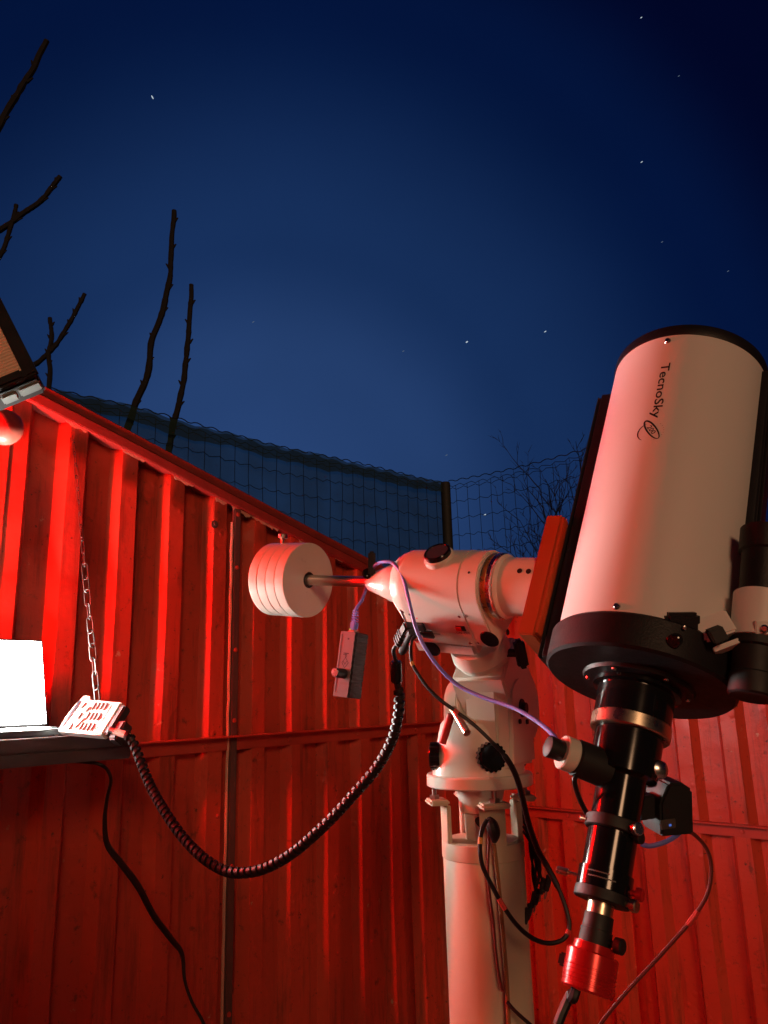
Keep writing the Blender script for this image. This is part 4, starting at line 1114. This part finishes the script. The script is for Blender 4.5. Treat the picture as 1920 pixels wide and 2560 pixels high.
# ================================================================ FENCE
FPT = at(1117, 1290, 5.5); FPT.z = 0
FL = V((-sin(radians(47)), -cos(radians(47)), 0))
FRt = NN.copy()
ZF = at(1113, 1210, 5.5).z
postt = thing('fence_post', 'dark corner post where the two wire fences meet', 'post', FPT)
b = MB(); b.lathe(FPT, ZZ, [(-.05, 0), (-.05, .040), (ZF * .5, .038), (ZF + .0, .036), (ZF + .012, .031), (ZF + .012, 0)], 14); b.build('pole', M_FPOST, postt)
b = MB(); b.box(FPT, FL, FRt, ZZ, (-.045, .035), (-.03, .05), (ZF - .93, ZF - .86)); b.build('clamp', M_FPOST, postt, bevel=.006)
b = MB(); b.cyl(FPT + ZZ * (ZF - .90), FPT + FRt * .55 + FL * -.1 + ZZ * .0, .02, 8); b.build('brace', M_FPOST, postt)
def fence(name, label, dirv, L_, side):
    f = thing(name, label, 'fence', FPT + dirv * .05)
    b = MB()
    z = ZF - .02; rows = []
    while z > .1: rows.append(z); z -= .125
    rows.append(ZF - .045)
    for ri, z in enumerate(rows):
        pts = []
        n_ = int(L_ / .034)
        for i in range(n_ + 1):
            d_ = .03 + L_ * i / n_
            zz = z + .010 * sin(2 * pi * d_ / .10 + ri) + .03 * noise.noise(V((d_ * .9, z * 1.5, side))) - .02 * sin(pi * min(1, d_ / 2.4))
            pts.append(FPT + dirv * d_ + ZZ * zz + FW * .004 * noise.noise(V((d_ * 4, z, 2))))
        b.tube(pts, .0021, 4)
    x = .10
    while x < L_:
        pts = []
        for k in range(16):
            zz = ZF - .02 - (ZF - .12) * k / 15
            pts.append(FPT + dirv * (x + .018 * noise.noise(V((x * 3, zz * 2, side + 5)))) + ZZ * (zz + .03 * noise.noise(V((x * .9, zz * 1.5, side))) - .02 * sin(pi * min(1, x / 2.4))))
        b.tube(pts, .0018, 4)
        x += .10
    o = b.build('wire_mesh', M_WIRE, f); tag(o, kind='stuff')
    # scalloped top strand
    pts = []
    n_ = int(L_ / .02)
    for i in range(n_ + 1):
        d_ = .03 + L_ * i / n_
        pts.append(FPT + dirv * d_ + ZZ * (ZF + .006 + .018 * abs(sin(pi * d_ / .10)) + .03 * noise.noise(V((d_ * .9, ZF * 1.5, side))) - .02 * sin(pi * min(1, d_ / 2.4))))
    b = MB(); b.tube(pts, .0032, 5); b.build('top_strand', M_WIRE, f)
    k = 2.6
    while k < L_:
        b = MB(); b.lathe(FPT + dirv * k, ZZ, [(-.05, 0), (-.05, .022), (ZF - .06, .022), (ZF - .06, 0)], 10)
        if side == 0 and k > 4: b.build('fence_stake', M_FPOST, f)
        elif side: b.build('fence_stake', M_FPOST, f)
        k += 2.6
    return f
fl = fence('shaded_wire_fence', 'wire mesh fence with dark shade cloth behind the left wall', FL, 4.9, 0)
fence('open_wire_fence', 'open wire mesh fence right of the corner post, no cloth', FRt, 4.5, 1)
cl = MB(); nx, nzc = 120, 14
vs = []
for i in range(nx + 1):
    d_ = .02 + 4.8 * i / nx
    tz = ZF - .012 + .022 * abs(sin(pi * d_ / .16)) + .02 * noise.noise(V((d_ * 2.2, 9, 0))) - .02 * sin(pi * min(1, d_ / 2.4))
    for k in range(nzc + 1):
        zz = tz - (tz - .9) * k / nzc
        vs.append(FPT + FL * d_ + ZZ * zz + V((-.68, .73, 0)) * (.02 + .02 * noise.noise(V((d_ * 1.7, zz * 1.2, 4)))))
cl.v = vs
for i in range(nx):
    for k in range(nzc):
        a = i * (nzc + 1) + k; cl.f.append((a, a + 1, a + nzc + 2, a + nzc + 1))
cl.build('shade_cloth', M_SHADE, fl)
# second layer of cloth folded over the top edge
cl = MB(); vs = []
for i in range(nx + 1):
    d_ = .05 + 4.75 * i / nx
    tz = ZF + .0 + .012 * abs(sin(pi * d_ / .16)) + .02 * noise.noise(V((d_ * 2.2, 9, 0))) - .02 * sin(pi * min(1, d_ / 2.4))
    for k in range(3):
        vs.append(FPT + FL * d_ + ZZ * (tz - (.085 + .03 * noise.noise(V((d_ * 3, 1, 1)))) * k / 2) + V((-.68, .73, 0)) * -.012)
cl.v = vs
for i in range(nx):
    for k in range(2):
        a = i * 3 + k; cl.f.append((a, a + 1, a + 4, a + 3))
cl.build('cloth_hem', M_SHADE, fl)

# ================================================================ TREES
def knobbly(pts, r0, r1, seed, name, par, m_=M_BARK, n=10):
    P_ = cr(pts, n)
    b = MB()
    b.tube([q + V((noise.noise(q * 6 + V((seed, 0, 0))), 0, noise.noise(q * 6 + V((0, seed, 0))))) * .012 for q in P_],
           lambda t: (r0 + (r1 - r0) * t) * (1 + .22 * noise.noise(V((t * 26, seed, 0))) + .30 * max(0, noise.noise(V((t * 60, seed, 7))))), 7)
    o = b.build(name, m_, par)
    return o, P_
def buds(P_, r, seed, par, m_=M_BARK):
    rd = random.Random(seed)
    for i in range(4, len(P_) - 2, 7):
        t = (P_[i + 1] - P_[i]).normalized(); sd_ = RT * (1 if rd.random() < .5 else -1)
        b = MB(); b.cyl(P_[i] + sd_ * r * .5, P_[i] + sd_ * r * 1.9 + t * r * 1.8, r * .75, 6, r * .25); b.build('bud', m_, par)
def tree(label, base, fork, shoots, r0, group=None, name='pruned_tree'):
    t = thing(name, label, 'tree', base, group)
    knobbly([base - ZZ * .1, base * .6 + fork * .4 + V((.03, 0, 0)), fork], .085, .06, 1, 'trunk', t)
    for i, (pts, ra, rb) in enumerate(shoots):
        o, P_ = knobbly([fork, fork.lerp(V(pts[0]), .6) + V((0, 0, -.08))] + pts, ra * .85, rb, i * 3 + r0, 'shoot', t)
        buds(P_[20:], rb, i + 7, o)
    return t
d1 = 5.6
S = lambda *q: [at(x, y, d) for x, y, d in q]
b1 = at(330, 1500, d1); b1.z = 0
f1 = at(318, 1330, d1); f1.z = 1.75
tree('bare pruned tree whose two knobbly upright shoots rise above the shaded fence', b1, f1, [
    (S((310, 1120, d1), (334, 1020, d1), (365, 945, d1), (378, 860, d1), (408, 770, d1), (424, 690, d1), (428, 620, d1), (435, 525, d1)), .036, .020),
    (S((420, 1140, d1), (432, 1060, d1), (450, 1000, d1), (462, 920, d1), (471, 850, d1), (475, 780, d1), (480, 712, d1)), .032, .019)], 2)
d2 = 4.7
b2 = at(-260, 1500, d2); b2.z = 0
f2 = at(-250, 1250, d2); f2.z = 1.9
tree('bare pruned tree at the left edge, dark shoots crossing the sky', b2, f2, [
    (S((-40, 420, d2), (0, 310, d2), (45, 235, d2), (80, 175, d2), (115, 102, d2)), .034, .021),
    (S((-60, 620, d2), (0, 577, d2), (45, 545, d2), (95, 510, d2), (128, 470, d2), (152, 440, d2)), .027, .017),
    (S((-40, 720, d2), (0, 640, d2), (20, 590, d2), (34, 545, d2), (40, 512, d2)), .022, .015),
    (S((20, 960, d2), (98, 902, d2), (140, 862, d2), (170, 815, d2), (190, 775, d2), (212, 735, d2)), .022, .014),
    (S((100, 1120, d2), (122, 1000, d2), (124, 930, d2), (120, 890, d2), (128, 840, d2), (126, 795, d2)), .022, .014)], 5)
# fine twiggy tree beyond the open fence
bt_ = at(1410, 1500, 8.2); bt_.z = 0
twt = thing('twiggy_tree', 'leafless twiggy tree behind the open fence beside the telescope', 'tree', bt_)
fk = at(1408, 1560, 8.2)
b = MB(); b.tube(cr([bt_ - ZZ * .1, (bt_ + fk) / 2 + V((.05, 0, 0)), fk], 6), lambda t: .09 - .03 * t, 8); b.build('trunk', M_TWIG, twt)
rd = random.Random(21)
crown = MB()
def twig(p, d, L_, r, lev):
    pts = [p]; dd = d.copy()
    n_ = 7
    for i in range(n_):
        dd = (dd + V((rd.uniform(-.16, .16), rd.uniform(-.16, .16), rd.uniform(-.05, .13)))).normalized()
        pts.append(pts[-1] + dd * L_ / n_)
    tgt.tube(pts, lambda t: r * (1 - .72 * t), 5 if lev < 2 else 4)
    if lev < 3:
        for i in range(2, n_ + 1):
            for _ in range(2 if lev < 1 else 1):
                if rd.random() < (.75, .62, .38)[lev]:
                    a = rd.uniform(0, 2 * pi); x, y = perp(dd)
                    nd = (dd * .75 + (x * cos(a) + y * sin(a)) * .62 + ZZ * .18).normalized()
                    twig(pts[i], nd, L_ * rd.uniform(.26, .46), max(.0032, r * .45), lev + 1)
for (x, y, r_) in ((1318, 1180, .020), (1362, 1140, .017), (1404, 1075, .022), (1280, 1300, .012), (1475, 1110, .016), (1340, 1220, .012)):
    tgt = MB()
    e_ = at(x, y, 8.2 + rd.uniform(-.5, .5))
    v_ = e_ - fk
    twig(fk, (v_.normalized() + V((rd.uniform(-.05, .05), rd.uniform(-.1, .1), -.08))).normalized(), v_.length * .76, r_ * .85, 0)
    tgt.build('limb', M_TWIG, twt)

# ================================================================ STARS
stars = [(381, 243, 1, 'brightest star at upper left, a tiny white streak'), (1167, 855, 1, 'bright star left of the telescope top'), (1363, 829, 1, 'star just right of the bright one beside the telescope'),
         (1603, 44, 1, 'star near the top right corner'), (1604, 405, 1, 'star high above the telescope tube'), (1697, 190, 0, 'faint star at upper right, below the corner star'),
         (1212, 1287, 1, 'star seen through the open wire fence'), (1655, 605, 0, 'faint star a little above the telescope'), (1820, 678, 0, 'faint star at the right edge above the tube'),
         (1116, 1138, 0, 'faint star just above the fence corner post'), (1008, 878, 0, 'faint star left of the bright central star'), (633, 805, 0, 'faint star in the middle left of the sky')]
for i, (x, y, br_, lb) in enumerate(stars):
    c = at(x, y, 90)
    rr = .09 if i in (0, 1) else (.062 if br_ else .055)
    b = MB()
    dr = (RT * .5 - UP * .85) if i == 0 else (RT * .8 + UP * .5)
    q = .30 if i == 0 else .17
    b.lathe(c - dr * q, dr, [(0, 0), (q * .3, rr * .7), (q, rr), (q * 1.7, rr * .7), (q * 2, 0)], 8)
    tag(b.build('star', M_STAR if br_ else M_STARF), lb, 'star', 'stars in the dusk sky')
